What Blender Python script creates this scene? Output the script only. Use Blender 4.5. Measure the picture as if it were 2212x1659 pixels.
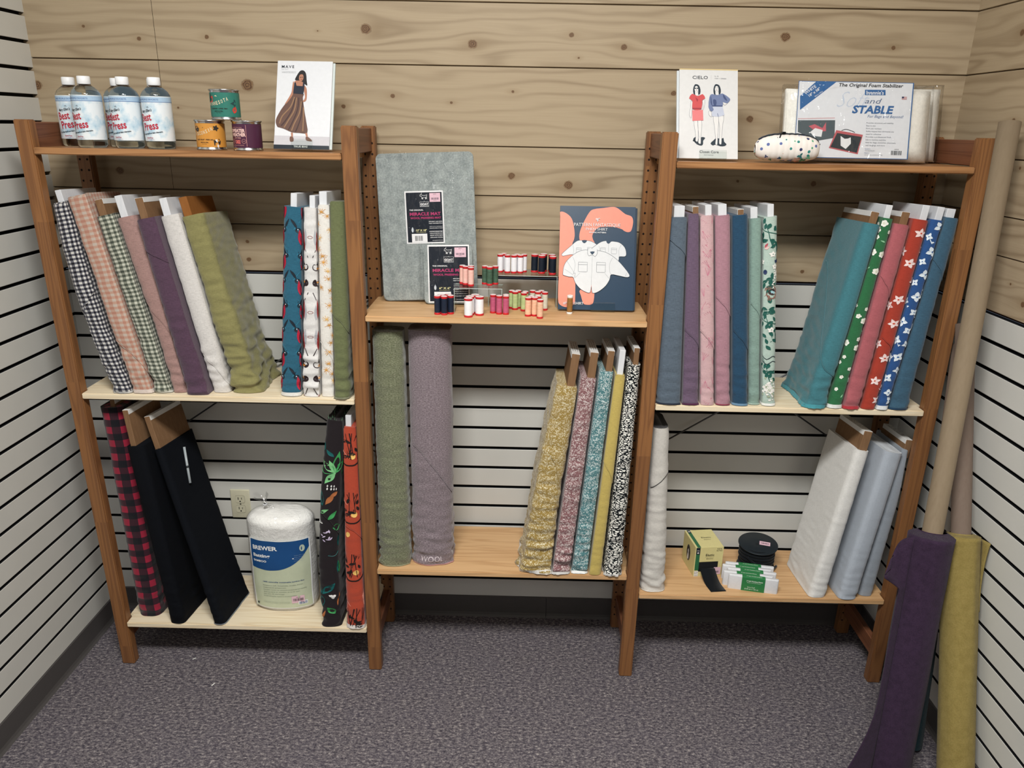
import bpy, bmesh, math, random
from mathutils import Vector, Matrix, noise, geometry
PI = math.pi
for o in list(bpy.data.objects): bpy.data.objects.remove(o, do_unlink=True)
SC = bpy.context.scene
COL = SC.collection

# ---------------------------------------------------------------- camera, world, lights, exposure
cam_d = bpy.data.cameras.new('camera'); cam = bpy.data.objects.new('camera', cam_d); COL.objects.link(cam)
cam_d.sensor_fit = 'HORIZONTAL'; cam_d.sensor_width = 36.0; cam_d.lens = 1641.406/2212*36.0; cam_d.clip_start = .05
cam.location = (1.32418, -2.48155, 1.77924); cam.rotation_euler = (1.2444, -.0185, .01532)
SC.camera = cam
W = bpy.data.worlds.new('world'); SC.world = W; W.use_nodes = True
W.node_tree.nodes['Background'].inputs[0].default_value = (.52, .64, .84, 1)
W.node_tree.nodes['Background'].inputs[1].default_value = .085
def area(name, loc, sx, sy, power, col, rot=(0, 0, 0)):
    d = bpy.data.lights.new(name, 'AREA'); d.shape = 'RECTANGLE'; d.size = sx; d.size_y = sy; d.energy = power; d.color = col
    o = bpy.data.objects.new(name, d); COL.objects.link(o); o.location = loc; o.rotation_euler = rot
    return o
area('troffer_light', (1.22, -2.10, 3.12), 1.15, .46, 116, (1, .985, .95))
area('troffer_light', (1.22, -4.10, 3.12), 1.15, .46, 9, (.96, .98, 1))  # unseen second troffer behind the camera, added as weak fill
SC.view_settings.view_transform = 'Standard'; SC.view_settings.look = 'None'
SC.view_settings.gamma = 1; SC.view_settings.use_curve_mapping = False
SC.view_settings.exposure = 0.0

# ---------------------------------------------------------------- small helpers
def lin(h):
    if not isinstance(h, str): return tuple(h)+(1,) if len(h) == 3 else tuple(h)
    c = [int(h[i:i+2], 16)/255 for i in (0, 2, 4)]
    return tuple(x/12.92 if x < .04045 else ((x+.055)/1.055)**2.4 for x in c)+(1,)

class NT:
    """tiny node builder"""
    def __init__(s, name):
        s.m = bpy.data.materials.new(name); s.m.use_nodes = True; s.t = s.m.node_tree
        s.b = s.t.nodes['Principled BSDF']; s.out = s.t.nodes['Material Output']
    def put(s, sock, v):
        if hasattr(v, 'is_output') or isinstance(v, bpy.types.NodeSocket): s.t.links.new(v, sock)
        elif isinstance(v, str): sock.default_value = lin(v)
        else: sock.default_value = v
    def math(s, op, a, b=0., c=None, clamp=False):
        n = s.t.nodes.new('ShaderNodeMath'); n.operation = op; n.use_clamp = clamp
        s.put(n.inputs[0], a); s.put(n.inputs[1], b)
        if c is not None: s.put(n.inputs[2], c)
        return n.outputs[0]
    def vm(s, op, a, b=(0, 0, 0)):
        n = s.t.nodes.new('ShaderNodeVectorMath'); n.operation = op; s.put(n.inputs[0], a); s.put(n.inputs[1], b)
        return n.outputs[1] if op in ('LENGTH', 'DISTANCE') else n.outputs[0]
    def coord(s, kind='Object'):
        return s.t.nodes.new('ShaderNodeTexCoord').outputs[kind]
    def sep(s, v):
        n = s.t.nodes.new('ShaderNodeSeparateXYZ'); s.put(n.inputs[0], v); return n.outputs
    def comb(s, x=0., y=0., z=0.):
        n = s.t.nodes.new('ShaderNodeCombineXYZ'); s.put(n.inputs[0], x); s.put(n.inputs[1], y); s.put(n.inputs[2], z); return n.outputs[0]
    def noise(s, vec, scale, detail=2., rough=.5, dist=0.):
        n = s.t.nodes.new('ShaderNodeTexNoise'); s.put(n.inputs['Vector'], vec); n.inputs['Scale'].default_value = scale
        n.inputs['Detail'].default_value = detail; n.inputs['Roughness'].default_value = rough; n.inputs['Distortion'].default_value = dist
        return n.outputs[0]
    def voro(s, vec, scale, feature='F1', out=0, rnd=1.):
        n = s.t.nodes.new('ShaderNodeTexVoronoi'); n.feature = feature; s.put(n.inputs['Vector'], vec)
        n.inputs['Scale'].default_value = scale; n.inputs['Randomness'].default_value = rnd; return n.outputs[out]
    def ramp(s, f, stops, interp='LINEAR'):
        n = s.t.nodes.new('ShaderNodeValToRGB'); s.put(n.inputs[0], f); r = n.color_ramp; r.interpolation = interp
        while len(r.elements) < len(stops): r.elements.new(.5)
        for e, (p, c) in zip(r.elements, stops): e.position = p; e.color = lin(c)
        return n.outputs[0]
    def mix(s, f, a, b, mode='MIX'):
        n = s.t.nodes.new('ShaderNodeMix'); n.data_type = 'RGBA'; n.blend_type = mode
        s.put(n.inputs[0], f); s.put(n.inputs[6], a); s.put(n.inputs[7], b); return n.outputs[2]
    def bump(s, h, strength=.3, dist=.001):
        n = s.t.nodes.new('ShaderNodeBump'); n.inputs['Strength'].default_value = strength; n.inputs['Distance'].default_value = dist
        s.put(n.inputs['Height'], h); s.t.links.new(n.outputs[0], s.b.inputs['Normal']); return n.outputs[0]
    def fin(s, col, rough=.6, spec=None, **kw):
        s.put(s.b.inputs['Base Color'], col); s.put(s.b.inputs['Roughness'], rough)
        if spec is not None: s.b.inputs['Specular IOR Level'].default_value = spec
        for k, v in kw.items(): s.put(s.b.inputs[k.replace('_', ' ')], v)
        return s.m

_m = {}
def P(h, rough=.6, metal=0., spec=.35):
    """plain printed / painted colour with a faint procedural unevenness"""
    k = (h, rough, metal, spec)
    if k not in _m:
        n = NT('paint_'+str(h)); v = n.noise(n.coord(), 90., 2.)
        c = n.mix(n.math('MULTIPLY', v, .10), h, '000000'); _m[k] = n.fin(c, rough, spec, Metallic=metal)
    return _m[k]

# ---------------------------------------------------------------- mesh builder
class MB:
    def __init__(s): s.v = []; s.f = []; s.mi = []; s.sm = []; s.uv = []; s.mats = []
    def m(s, mat):
        if mat not in s.mats: s.mats.append(mat)
        return s.mats.index(mat)
    def add(s, vs, fs, mat, smooth=False, uv=None):
        o = len(s.v); i = s.m(mat); s.v += [tuple(v) for v in vs]; s.uv += list(uv) if uv else [(v[0], v[2]) for v in vs]
        for f in fs: s.f.append(tuple(a+o for a in f)); s.mi.append(i); s.sm.append(smooth)
    def bm(s, b, mat, smooth=False, M=None):
        b.verts.index_update(); s.add([(M @ v.co if M else v.co) for v in b.verts], [[v.index for v in f.verts] for f in b.faces], mat, smooth); b.free()
    def box(s, x0, x1, y0, y1, z0, z1, mat, bev=0., M=None, seg=1):
        b = bmesh.new(); bmesh.ops.create_cube(b, size=1)
        for v in b.verts: v.co = Vector(((x0+x1)/2+v.co.x*(x1-x0), (y0+y1)/2+v.co.y*(y1-y0), (z0+z1)/2+v.co.z*(z1-z0)))
        if bev: bmesh.ops.bevel(b, geom=list(b.edges), offset=bev, segments=seg, affect='EDGES', profile=.6)
        s.bm(b, mat, seg > 1, M)
    def grid(s, fn, us, vs, mat, smooth=True, uvf=None, closed=False):
        n = len(us); V = [fn(u, v) for v in vs for u in us]; F = []
        for j in range(len(vs)-1):
            for i in range(n if closed else n-1):
                a = j*n+i; b = j*n+(i+1) % n; F.append((a, b, b+n, a+n))
        s.add(V, F, mat, smooth, [(uvf(u, v) if uvf else (u, v)) for v in vs for u in us])
    def lathe(s, prof, mat, n=32, c=(0, 0, 0), smooth=True, sx=1., sy=1., M=None):
        V = []; F = []
        for r, z in prof:
            for i in range(n):
                a = 2*PI*i/n; p = Vector((c[0]+r*sx*math.cos(a), c[1]+r*sy*math.sin(a), c[2]+z)); V.append(M @ p if M else p)
        for j in range(len(prof)-1):
            for i in range(n): a = j*n+i; b = j*n+(i+1) % n; F.append((a, b, b+n, a+n))
        s.add(V, F, mat, smooth)
    def tube(s, pts, r, mat, n=8, cap=True):
        pts = [Vector(p) for p in pts]; V = []; F = []
        for i, p in enumerate(pts):
            t = (pts[min(i+1, len(pts)-1)]-pts[max(i-1, 0)]).normalized(); a = t.orthogonal().normalized() if i == 0 else (a-t*a.dot(t)).normalized()
            b = t.cross(a); rr = r[i] if isinstance(r, (list, tuple)) else r
            for k in range(n): V.append(p+a*rr*math.cos(2*PI*k/n)+b*rr*math.sin(2*PI*k/n))
        for j in range(len(pts)-1):
            for i in range(n): q = j*n+i; w = j*n+(i+1) % n; F.append((q, w, w+n, q+n))
        if cap: F += [tuple(range(n))[::-1], tuple(range((len(pts)-1)*n, len(pts)*n))]
        s.add(V, F, mat, True)
    def art(s, items, fn, base=0.):
        for it in items:
            vs, fs, mat, lay = it
            s.add([fn(x, y, base+.00022*lay) for x, y in vs], fs, mat, False, vs)
    def build(s, name, parent=None, label=None):
        me = bpy.data.meshes.new(name); me.from_pydata(s.v, [], s.f); me.update()
        for m in s.mats: me.materials.append(m)
        me.polygons.foreach_set('material_index', s.mi); me.polygons.foreach_set('use_smooth', s.sm)
        ul = me.uv_layers.new(name='UVMap'); li = [0]*len(me.loops); me.loops.foreach_get('vertex_index', li)
        ul.data.foreach_set('uv', [c for i in li for c in s.uv[i][:2]])
        o = bpy.data.objects.new(name, me); COL.objects.link(o)
        if parent: o.parent = parent
        if label: o['label'] = label
        return o
def tag(o, label, cat, group=None, kind=None):
    if label: o['label'] = label
    if cat: o['category'] = cat
    if group: o['group'] = group
    if kind: o['kind'] = kind
    return o
def thing(name, label, cat, loc=(0, 0, 0), rz=0., group=None, rot=None):
    o = bpy.data.objects.new(name, None); COL.objects.link(o); o.location = loc; o.rotation_euler = rot or (0, 0, rz); o.empty_display_size = .02
    return tag(o, label, cat, group)
def dup(root, loc, rz, label, group=None):
    r = root.copy(); COL.objects.link(r); r.location = loc; r.rotation_euler = (root.rotation_euler[0], root.rotation_euler[1], rz)
    r['label'] = label
    if group: r['group'] = group
    for ch in list(root.children):
        c = ch.copy(); COL.objects.link(c); c.parent = r
        for g in list(ch.children): d = g.copy(); COL.objects.link(d); d.parent = c
    return r

# ---------------------------------------------------------------- 2-D art: (verts, faces, material, layer)
def poly(pts, mat, lay=1):
    t = geometry.tessellate_polygon([[Vector((x, y, 0)) for x, y in pts]])
    fs = []
    for a, b, c in t:
        A, B, C = pts[a], pts[b], pts[c]
        fs.append((a, b, c) if (B[0]-A[0])*(C[1]-A[1])-(B[1]-A[1])*(C[0]-A[0]) > 0 else (a, c, b))
    return (list(pts), fs, mat, lay)
def smooth(pts, k=4, closed=True):
    n = len(pts); out = []
    for i in range(n if closed else n-1):
        p0, p1, p2, p3 = [pts[(i+d) % n] if closed else pts[max(0, min(n-1, i+d))] for d in (-1, 0, 1, 2)]
        for j in range(k):
            t = j/k; out.append(tuple(.5*((2*b)+(-a+c)*t+(2*a-5*b+4*c-d)*t*t+(-a+3*b-3*c+d)*t**3) for a, b, c, d in zip(p0, p1, p2, p3)))
    if not closed: out.append(tuple(pts[-1]))
    return out
def ell(cx, cy, rx, ry, mat, lay=1, rot=0., n=16):
    c, s = math.cos(rot), math.sin(rot)
    return poly([(cx+rx*math.cos(a)*c-ry*math.sin(a)*s, cy+rx*math.cos(a)*s+ry*math.sin(a)*c) for a in [2*PI*i/n for i in range(n)]], mat, lay)
def rect(x0, y0, x1, y1, mat, lay=1): return poly([(x0, y0), (x1, y0), (x1, y1), (x0, y1)], mat, lay)
def stroke(pts, w, mat, lay=2, taper=False):
    V = []; F = []; n = len(pts)
    for i, p in enumerate(pts):
        a = pts[max(i-1, 0)]; b = pts[min(i+1, n-1)]; dx, dy = b[0]-a[0], b[1]-a[1]; L = math.hypot(dx, dy) or 1
        ww = w*(1-.8*i/(n-1)) if taper else w
        V += [(p[0]-dy/L*ww/2, p[1]+dx/L*ww/2), (p[0]+dy/L*ww/2, p[1]-dx/L*ww/2)]
    for i in range(n-1): F.append((2*i, 2*i+1, 2*i+3, 2*i+2))
    return (V, F, mat, lay)
def leaf(x, y, L, wd, ang, mat, lay=1, bend=0.):
    P0 = []
    for sgn, rng in ((1, range(0, 9)), (-1, range(8, 0, -1))):
        for i in rng:
            t = i/8; w = sgn*wd/2*math.sin(PI*t**.85); u = t*L; P0.append((u, w+bend*math.sin(PI*t)))
    c, s = math.cos(ang), math.sin(ang)
    return poly([(x+a*c-b*s, y+a*s+b*c) for a, b in P0], mat, lay)
def flower(x, y, r, n, mat, lay=2, rot=0., wd=.62, ctr=None):
    o = [leaf(x, y, r, r*wd, rot+2*PI*i/n, mat, lay) for i in range(n)]
    if ctr: o.append(ell(x, y, r*.16, r*.16, ctr, lay+1, n=8))
    return o
_tc = {}
def text(st, x, y, h, mat, lay=3, al='L', w=None, sh=0., bold=0., rot=0., cut=None, sp=1.):
    """text of cap height h; w fits it to a width"""
    key = (st, bold, sp)
    if key not in _tc:
        cu = bpy.data.curves.new('t', 'FONT'); cu.body = st; cu.resolution_u = 2; cu.fill_mode = 'FRONT'; cu.offset = bold; cu.space_character = sp
        ob = bpy.data.objects.new('t', cu); COL.objects.link(ob); dg = bpy.context.evaluated_depsgraph_get()
        me = ob.evaluated_get(dg).to_mesh(); _tc[key] = ([tuple(v.co[:2]) for v in me.vertices], [tuple(p.vertices) for p in me.polygons])
        bpy.data.objects.remove(ob, do_unlink=True)
    V, F = _tc[key]
    if not V: return ([], [], mat, lay)
    x0 = min(v[0] for v in V); x1 = max(v[0] for v in V); k = h/.7; kx = (w/(x1-x0)) if w else k
    off = {'L': -x0, 'C': -(x0+x1)/2, 'R': -x1}[al]; c, s = math.cos(rot), math.sin(rot)
    vs = [((a+off)*kx+sh*b*k, b*k) for a, b in V]; vs = [(x+a*c-b*s, y+a*s+b*c) for a, b in vs]
    if cut:
        b = bmesh.new(); bv = [b.verts.new((p[0], p[1], 0)) for p in vs]
        for f in F:
            try: b.faces.new([bv[i] for i in f])
            except ValueError: pass
        xa = min(p[0] for p in vs); xb = max(p[0] for p in vs); q = xa+cut
        while q < xb:
            bmesh.ops.bisect_plane(b, geom=list(b.verts)+list(b.edges)+list(b.faces), plane_co=(q, 0, 0), plane_no=(1, 0, 0)); q += cut
        b.verts.index_update(); vs = [(v.co.x, v.co.y) for v in b.verts]; F = [tuple(v.index for v in f.verts) for f in b.faces]; b.free()
    return (vs, F, mat, lay)
def barcode(x, y, w, h, mat, lay=3, seed=1):
    r = random.Random(seed); o = []; q = x
    while q < x+w:
        d = r.choice((.02, .035, .05))*w; o.append(rect(q, y, min(q+d, x+w), y+h, mat, lay)); q += d+r.choice((.02, .03, .045))*w
    return o
def flat(org, ex, ey, n):
    org, ex, ey, n = Vector(org), Vector(ex), Vector(ey), Vector(n)
    return lambda x, y, l: org+ex*x+ey*y+n*l
class Quad:
    """turns measured artwork coordinates (photo crop) into card coordinates 0..w, 0..h"""
    def __init__(s, TL, TR, BR, BL, w, h): s.c = (TL, TR, BR, BL); s.w = w; s.h = h
    def __call__(s, *pts):
        TL, TR, BR, BL = s.c; out = []
        for x, y in pts:
            u = .5; v = .5
            for _ in range(12):
                yt = TL[1]+(TR[1]-TL[1])*u; yb = BL[1]+(BR[1]-BL[1])*u; v = (yb-y)/(yb-yt)
                xl = BL[0]+(TL[0]-BL[0])*v; xr = BR[0]+(TR[0]-BR[0])*v; u = (x-xl)/(xr-xl)
            out.append((u*s.w, v*s.h))
        return out
    def p(s, *pts): return s(*pts)

WHT, BLK, NAVY, RED = P('DFDFDD', .45), P('101418', .5), P('14212F', .5), P('C8202F', .5)

# ---------------------------------------------------------------- materials
def mat_slat():
    n = NT('slatwall_laminate'); v = n.noise(n.coord(), 6., 3.); return n.fin(n.mix(v, 'C6C6C0', 'D2D1CB'), .42, .4)
def mat_cladding(axis):
    """knotty pale pine boards; axis = 0 for the back wall (x,z), 1 for the right wall (y,z)"""
    n = NT('knotty_pine_cladding'); x, y, z = n.sep(n.coord())[:3]; h = (x, y)[axis]
    if axis == 0:
        K = [(.365, 2.018, 13), (.844, 2.048, 26), (1.163, 2.012, 17), (.159, 2.01, 9), (-.004, 2.041, 8), (1.459, 2.042, 9), (1.617, 2.011, 13), (2.094, 2.047, 25), (2.418, 2.023, 13),
             (.919, 1.862, 14), (.766, 1.829, 14), (1.099, 1.846, 9), (1.287, 1.881, 9), (-.174, 1.873, 18), (.475, 1.885, 24), (.254, 1.816, 7), (1.287, 1.632, 15), (1.468, 1.608, 20),
             (.045, 1.625, 16), (.43, 1.409, 9), (.43, 1.351, 14), (2.238, 1.627, 13), (1.776, 1.885, 17), (2.016, 1.815, 15), (2.242, 1.349, 11), (2.539, 1.668, 13), (1.483, 1.979, 4), (2.0, 1.63, 9), (.70, 2.04, 5)]
        seams = (1.951, 1.72, 1.57, 1.465)
    else:
        K = [(-.236, 2.043, 12), (-.282, 1.818, 14), (-.496, 1.36, 12), (-.427, 1.401, 6), (-.356, 1.70, 9), (-.70, 1.9, 18), (-1.1, 1.6, 15)]
        seams = (1.951, 1.72, 1.57, 1.465)
    p = n.comb(h, z, 0.)
    bid = 0.
    for sm_ in seams: bid = n.math('ADD', bid, n.math('GREATER_THAN', z, sm_))
    dk = 0.; warp = 0.; near = 0.; knz = n.noise(p, 90., 2.)
    for kx, kz, r in K:
        r *= .001*(.56+.16*math.sin(kx*37+kz*11)); dx = n.math('SUBTRACT', h, kx); dz = n.math('SUBTRACT', z, kz)
        q = n.math('ADD', n.math('POWER', n.math('MULTIPLY', n.math('ABSOLUTE', dx), 1/(r*7)), 2.), n.math('POWER', n.math('MULTIPLY', n.math('ABSOLUTE', dz), 1/(r*3.2)), 2.))
        e = n.math('EXPONENT', n.math('MULTIPLY', q, -1.)); warp = n.math('ADD', warp, n.math('MULTIPLY', e, n.math('MULTIPLY', dz, -.8)))
        d = n.math('SQRT', n.math('ADD', n.math('POWER', n.math('MULTIPLY', n.math('ABSOLUTE', dx), .9/r), 2.), n.math('POWER', n.math('MULTIPLY', n.math('ABSOLUTE', dz), 1/r), 2.)))
        dk = n.math('MAXIMUM', dk, n.math('SUBTRACT', n.math('MULTIPLY_ADD', knz, .7, .85), d)); near = n.math('MAXIMUM', near, n.math('EXPONENT', n.math('MULTIPLY', q, -2.2)))
    zz = n.math('ADD', n.math('ADD', z, warp), n.math('MULTIPLY', bid, 3.37))
    wob = n.noise(n.comb(n.math('MULTIPLY', h, 1.), n.math('MULTIPLY', zz, 7.), 0.), 1.6, 2.)
    g = n.math('ADD', n.math('MULTIPLY', zz, 78.), n.math('MULTIPLY', wob, 13.))
    ring = n.math('MULTIPLY_ADD', n.math('SINE', n.math('MULTIPLY', g, 2.2)), .5, .5)
    fine = n.noise(n.comb(n.math('MULTIPLY', h, 6.), n.math('MULTIPLY', zz, 420.), bid), 1., 3.)
    big = n.noise(n.comb(n.math('MULTIPLY', h, 1.1), n.math('MULTIPLY', zz, 5.), bid), 1.4, 3.)
    patch = n.ramp(big, [(.30, '000000'), (.66, 'FFFFFF')])
    ringm = n.math('MULTIPLY', n.math('POWER', ring, 2.5), n.math('MULTIPLY_ADD', patch, .55, .14))
    c = n.mix(n.math('MULTIPLY', fine, .75), 'B8A78C', '9A886F')
    tone = n.noise(n.comb(n.math('MULTIPLY', bid, 7.3), 0., 0.), 1.)
    c = n.mix(n.math('MULTIPLY', tone, .5), c, 'A08E73')
    c = n.mix(n.math('MULTIPLY', ringm, .75), c, '735F46')
    c = n.mix(n.math('MULTIPLY', near, .35), c, '877051')
    kr = n.math('SINE', n.math('MULTIPLY', dk, 16.)); kc = n.mix(n.math('MULTIPLY_ADD', kr, .4, .5), '84684A', '4C3426')
    c = n.mix(n.math('MULTIPLY', dk, 3.2, clamp=True), c, kc)
    n.bump(fine, .12, .0006)
    return n.fin(c, .5, .3)
def mat_timber(name, light, dark, axis, fx=26., streak=.55, joints=True, rough=.42):
    """softwood; axis = direction of the grain"""
    n = NT(name); cs = n.sep(n.coord()); a = cs[axis]; b = cs[(axis+1) % 3]; d = cs[(axis+2) % 3]
    rnd = n.t.nodes.new('ShaderNodeObjectInfo').outputs['Random']
    blk = n.math('FLOOR', n.math('ADD', n.math('MULTIPLY', a, 2.1 if joints else .01), n.math('MULTIPLY', rnd, 7.)))
    wn = n.t.nodes.new('ShaderNodeTexWhiteNoise'); n.put(wn.inputs['Vector'], n.comb(blk, rnd, 0.)); wv = wn.outputs[0]
    off = n.math('MULTIPLY', wv, 5. if joints else 1.)
    v = n.comb(n.math('ADD', n.math('MULTIPLY', a, 1.1), off), n.math('ADD', n.math('MULTIPLY', b, fx), off), n.math('MULTIPLY', d, fx))
    w = n.noise(v, 1., 2., .5, .6); g = n.math('SINE', n.math('MULTIPLY', w, 46.)); g = n.math('POWER', n.math('MULTIPLY_ADD', g, .5, .5), 2.2)
    f = n.noise(n.comb(n.math('MULTIPLY', a, 5.), n.math('MULTIPLY', b, 380.), n.math('MULTIPLY', d, 380.)), 1., 2.)
    c = n.mix(f, light, n.mix(.45, light, dark)); c = n.mix(n.math('MULTIPLY', g, streak), c, dark)
    if joints: c = n.mix(n.math('MULTIPLY', wv, .42), c, dark)
    n.bump(f, .1, .0004); return n.fin(c, rough, .35)
def mat_carpet():
    n = NT('loop_carpet'); p = n.coord(); x, y, z = n.sep(p)[:3]
    v = n.comb(n.math('MULTIPLY', x, .55), y, z)
    a = n.noise(v, 135., 3., .7); b = n.noise(v, 330., 2.); c = n.noise(p, 9., 2.)
    q = n.math('ADD', n.math('MULTIPLY', a, .65), n.math('MULTIPLY', b, .35))
    col = n.ramp(q, [(.34, '25232A'), (.46, '514C51'), (.56, '7B7576'), (.68, 'BDB5B0')])
    col = n.mix(n.math('MULTIPLY', c, .3), col, '545060'); n.bump(q, .7, .004); return n.fin(col, .95, .1)
def cloth_tone(h, d=.84):
    c = lin(h)[:3]; y = .2126*c[0]+.7152*c[1]+.0722*c[2]; k = .60+.40*y**.6
    return tuple((y+(v-y)*d)*k for v in c)+(1,)
def fabric(name, col, k=.16, scale=900., sheen=.25, slub=.35, rough=.85):
    """plain weave: fine crossing threads and slubs in cloth coordinates"""
    n = NT(name); u, v, _ = n.sep(n.coord('UV'))[:3]
    a = n.noise(n.comb(n.math('MULTIPLY', u, scale), n.math('MULTIPLY', v, scale*.12), 0.), 1., 2.)
    b = n.noise(n.comb(n.math('MULTIPLY', u, scale*.10), n.math('MULTIPLY', v, scale), 3.), 1., 2.)
    t = n.math('ADD', n.math('MULTIPLY', a, .5), n.math('MULTIPLY', b, .5+slub)); t = n.math('SUBTRACT', t, .42+slub*.35)
    base = cloth_tone(col)
    c = n.mix(n.math('MULTIPLY', t, 2.2*k/.16*.5, clamp=True), base, '000000') if isinstance(col, str) else n.mix(n.math('MULTIPLY', t, k*6, clamp=True), col, '000000')
    n.bump(t, .35, .0006)
    return n.fin(c, rough, .15, Sheen_Weight=sheen)
def F(h, k=.16, **kw):
    key = ('F', h, k, tuple(kw.items()))
    if key not in _m: _m[key] = fabric('cloth_'+h, h, k, **kw)
    return _m[key]
def uvnodes(name):
    n = NT(name); u, v, _ = n.sep(n.coord('UV'))[:3]; return n, u, v
def gingham(name, c0, c1, c2, per):
    n, u, v = uvnodes(name); w = n.noise(n.coord('UV'), 14., 1.); w = n.math('MULTIPLY', w, .006)
    a = n.math('LESS_THAN', n.math('FRACT', n.math('MULTIPLY', n.math('ADD', u, w), 1/per)), .5)
    b = n.math('LESS_THAN', n.math('FRACT', n.math('MULTIPLY', n.math('ADD', v, w), 1/per)), .5)
    s = n.math('MULTIPLY', n.math('ADD', a, b), .5); c = n.ramp(s, [(0., c0), (.34, c1), (.75, c2)], 'CONSTANT')
    f = n.noise(n.coord('UV'), 900., 2.); c = n.mix(n.math('MULTIPLY', f, .22), c, '30303A'); n.bump(f, .3, .0006)
    return n.fin(c, .88, .15, Sheen_Weight=.2)
def leopard(name, bg, fg):
    n, u, v = uvnodes(name); uv = n.coord('UV'); nz = n.noise(uv, 260., 2.)
    d = n.voro(n.comb(u, v, 0.), 165., 'F1'); r = n.math('MULTIPLY', n.math('GREATER_THAN', d, .24), n.math('LESS_THAN', d, .46))
    r = n.math('MULTIPLY', r, n.math('GREATER_THAN', nz, .44)); dd = n.voro(n.comb(u, v, 1.), 360., 'F1')
    s = n.math('MULTIPLY', n.math('LESS_THAN', dd, .30), n.math('GREATER_THAN', d, .52)); r = n.math('MAXIMUM', r, s)
    n.bump(nz, .25, .0006); return n.fin(n.mix(r, bg, fg), .85, .2, Sheen_Weight=.2)
def pebble(name):
    n, u, v = uvnodes(name); p = n.comb(n.math('MULTIPLY', u, 105.), n.math('MULTIPLY', v, 210.), 0.)
    e = n.voro(p, 1., 'DISTANCE_TO_EDGE', 0, .9); return n.fin(n.mix(n.math('GREATER_THAN', e, .13), '12161A', 'EEEDE6'), .85, .15)
def heather(name, c1, c2, c3):
    n, u, v = uvnodes(name); a = n.noise(n.comb(n.math('MULTIPLY', u, 170.), n.math('MULTIPLY', v, 420.), 0.), 1., 3., .7)
    c = n.ramp(a, [(.32, c1), (.5, c2), (.68, c3)]); n.bump(a, .6, .0012); return n.fin(c, .95, .05, Sheen_Weight=.4)
def film(name, amt=.16, scale=26., rough=.08, tint='FFFFFF', fr=.4):
    """thin clear wrapping film: mostly see-through, glossy creases"""
    n = NT(name); p = n.coord(); a = n.noise(n.vm('MULTIPLY', p, (1., 1., .35)), scale, 2., .5, 1.5); n.bump(a, .8, .010)
    tr = n.t.nodes.new('ShaderNodeBsdfTransparent'); tr.inputs[0].default_value = lin(tint)
    gl = n.t.nodes.new('ShaderNodeBsdfGlossy'); gl.inputs['Roughness'].default_value = rough
    n.t.links.new(n.b.inputs['Normal'].links[0].from_socket, gl.inputs['Normal'])
    mx = n.t.nodes.new('ShaderNodeMixShader'); lw = n.t.nodes.new('ShaderNodeLayerWeight'); lw.inputs[0].default_value = .25
    f = n.math('ADD', amt, n.math('MULTIPLY', lw.outputs['Fresnel'], fr), clamp=True)
    n.put(mx.inputs[0], f); n.t.links.new(tr.outputs[0], mx.inputs[1]); n.t.links.new(gl.outputs[0], mx.inputs[2]); n.t.links.new(mx.outputs[0], n.out.inputs[0])
    return n.m
def acrylic():
    n = NT('clear_acrylic'); p = n.noise(n.coord(), 3., 1.)
    tr = n.t.nodes.new('ShaderNodeBsdfTransparent'); tr.inputs[0].default_value = lin('FAFCFB')
    gl = n.t.nodes.new('ShaderNodeBsdfGlossy'); gl.inputs['Roughness'].default_value = .03
    lw = n.t.nodes.new('ShaderNodeLayerWeight'); lw.inputs[0].default_value = .35; mx = n.t.nodes.new('ShaderNodeMixShader')
    n.put(mx.inputs[0], n.math('ADD', n.math('MULTIPLY', lw.outputs['Fresnel'], .40), n.math('MULTIPLY', p, .03), clamp=True))
    n.t.links.new(tr.outputs[0], mx.inputs[1]); n.t.links.new(gl.outputs[0], mx.inputs[2]); n.t.links.new(mx.outputs[0], n.out.inputs[0]); return n.m
def mat_bottle():
    n = NT('clear_bottle_plastic'); v = n.noise(n.coord(), 20., 1.); n.bump(v, .05, .002)
    return n.fin('F4F9F8', .03, .5, Transmission_Weight=1., IOR=1.33)
def mat_tin():
    n = NT('tin_metal'); v = n.noise(n.coord(), 60., 2.); return n.fin(n.mix(v, 'B9BCBE', 'DADCDD'), .22, .5, Metallic=1.)
def mat_board(h, h2):
    n = NT('bolt_board_'+h); p = n.coord(); a = n.noise(n.vm('MULTIPLY', p, (1., 1., .15)), 160., 3.); return n.fin(n.mix(a, h, h2), .75, .2)
def mat_felt(name, c1, c2, sc=260.):
    n = NT(name); a = n.noise(n.coord(), sc, 4., .7); b = n.noise(n.coord(), sc*.2, 2.)
    n.bump(a, .7, .0015); return n.fin(n.ramp(n.math('MULTIPLY_ADD', b, .4, n.math('MULTIPLY', a, .6)), [(.38, c1), (.62, c2)]), .95, .05, Sheen_Weight=.08)
def mat_batting():
    n = NT('cotton_batting'); a = n.noise(n.coord(), 60., 4., .7); n.bump(a, .8, .006); return n.fin(n.mix(a, 'E6E6E2', 'F8F7F4'), .95, .05)
def mat_thread(h, h2):
    n = NT('thread_'+h); x, y, z = n.sep(n.coord())[:3]
    w = n.math('SINE', n.math('MULTIPLY', z, 2400.)); b = n.noise(n.comb(n.math('MULTIPLY', x, 60.), n.math('MULTIPLY', y, 60.), n.math('MULTIPLY', z, 330.)), 1., 3.)
    n.bump(w, .22, .0003); return n.fin(n.mix(b, h, h2), .5, .3)

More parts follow.
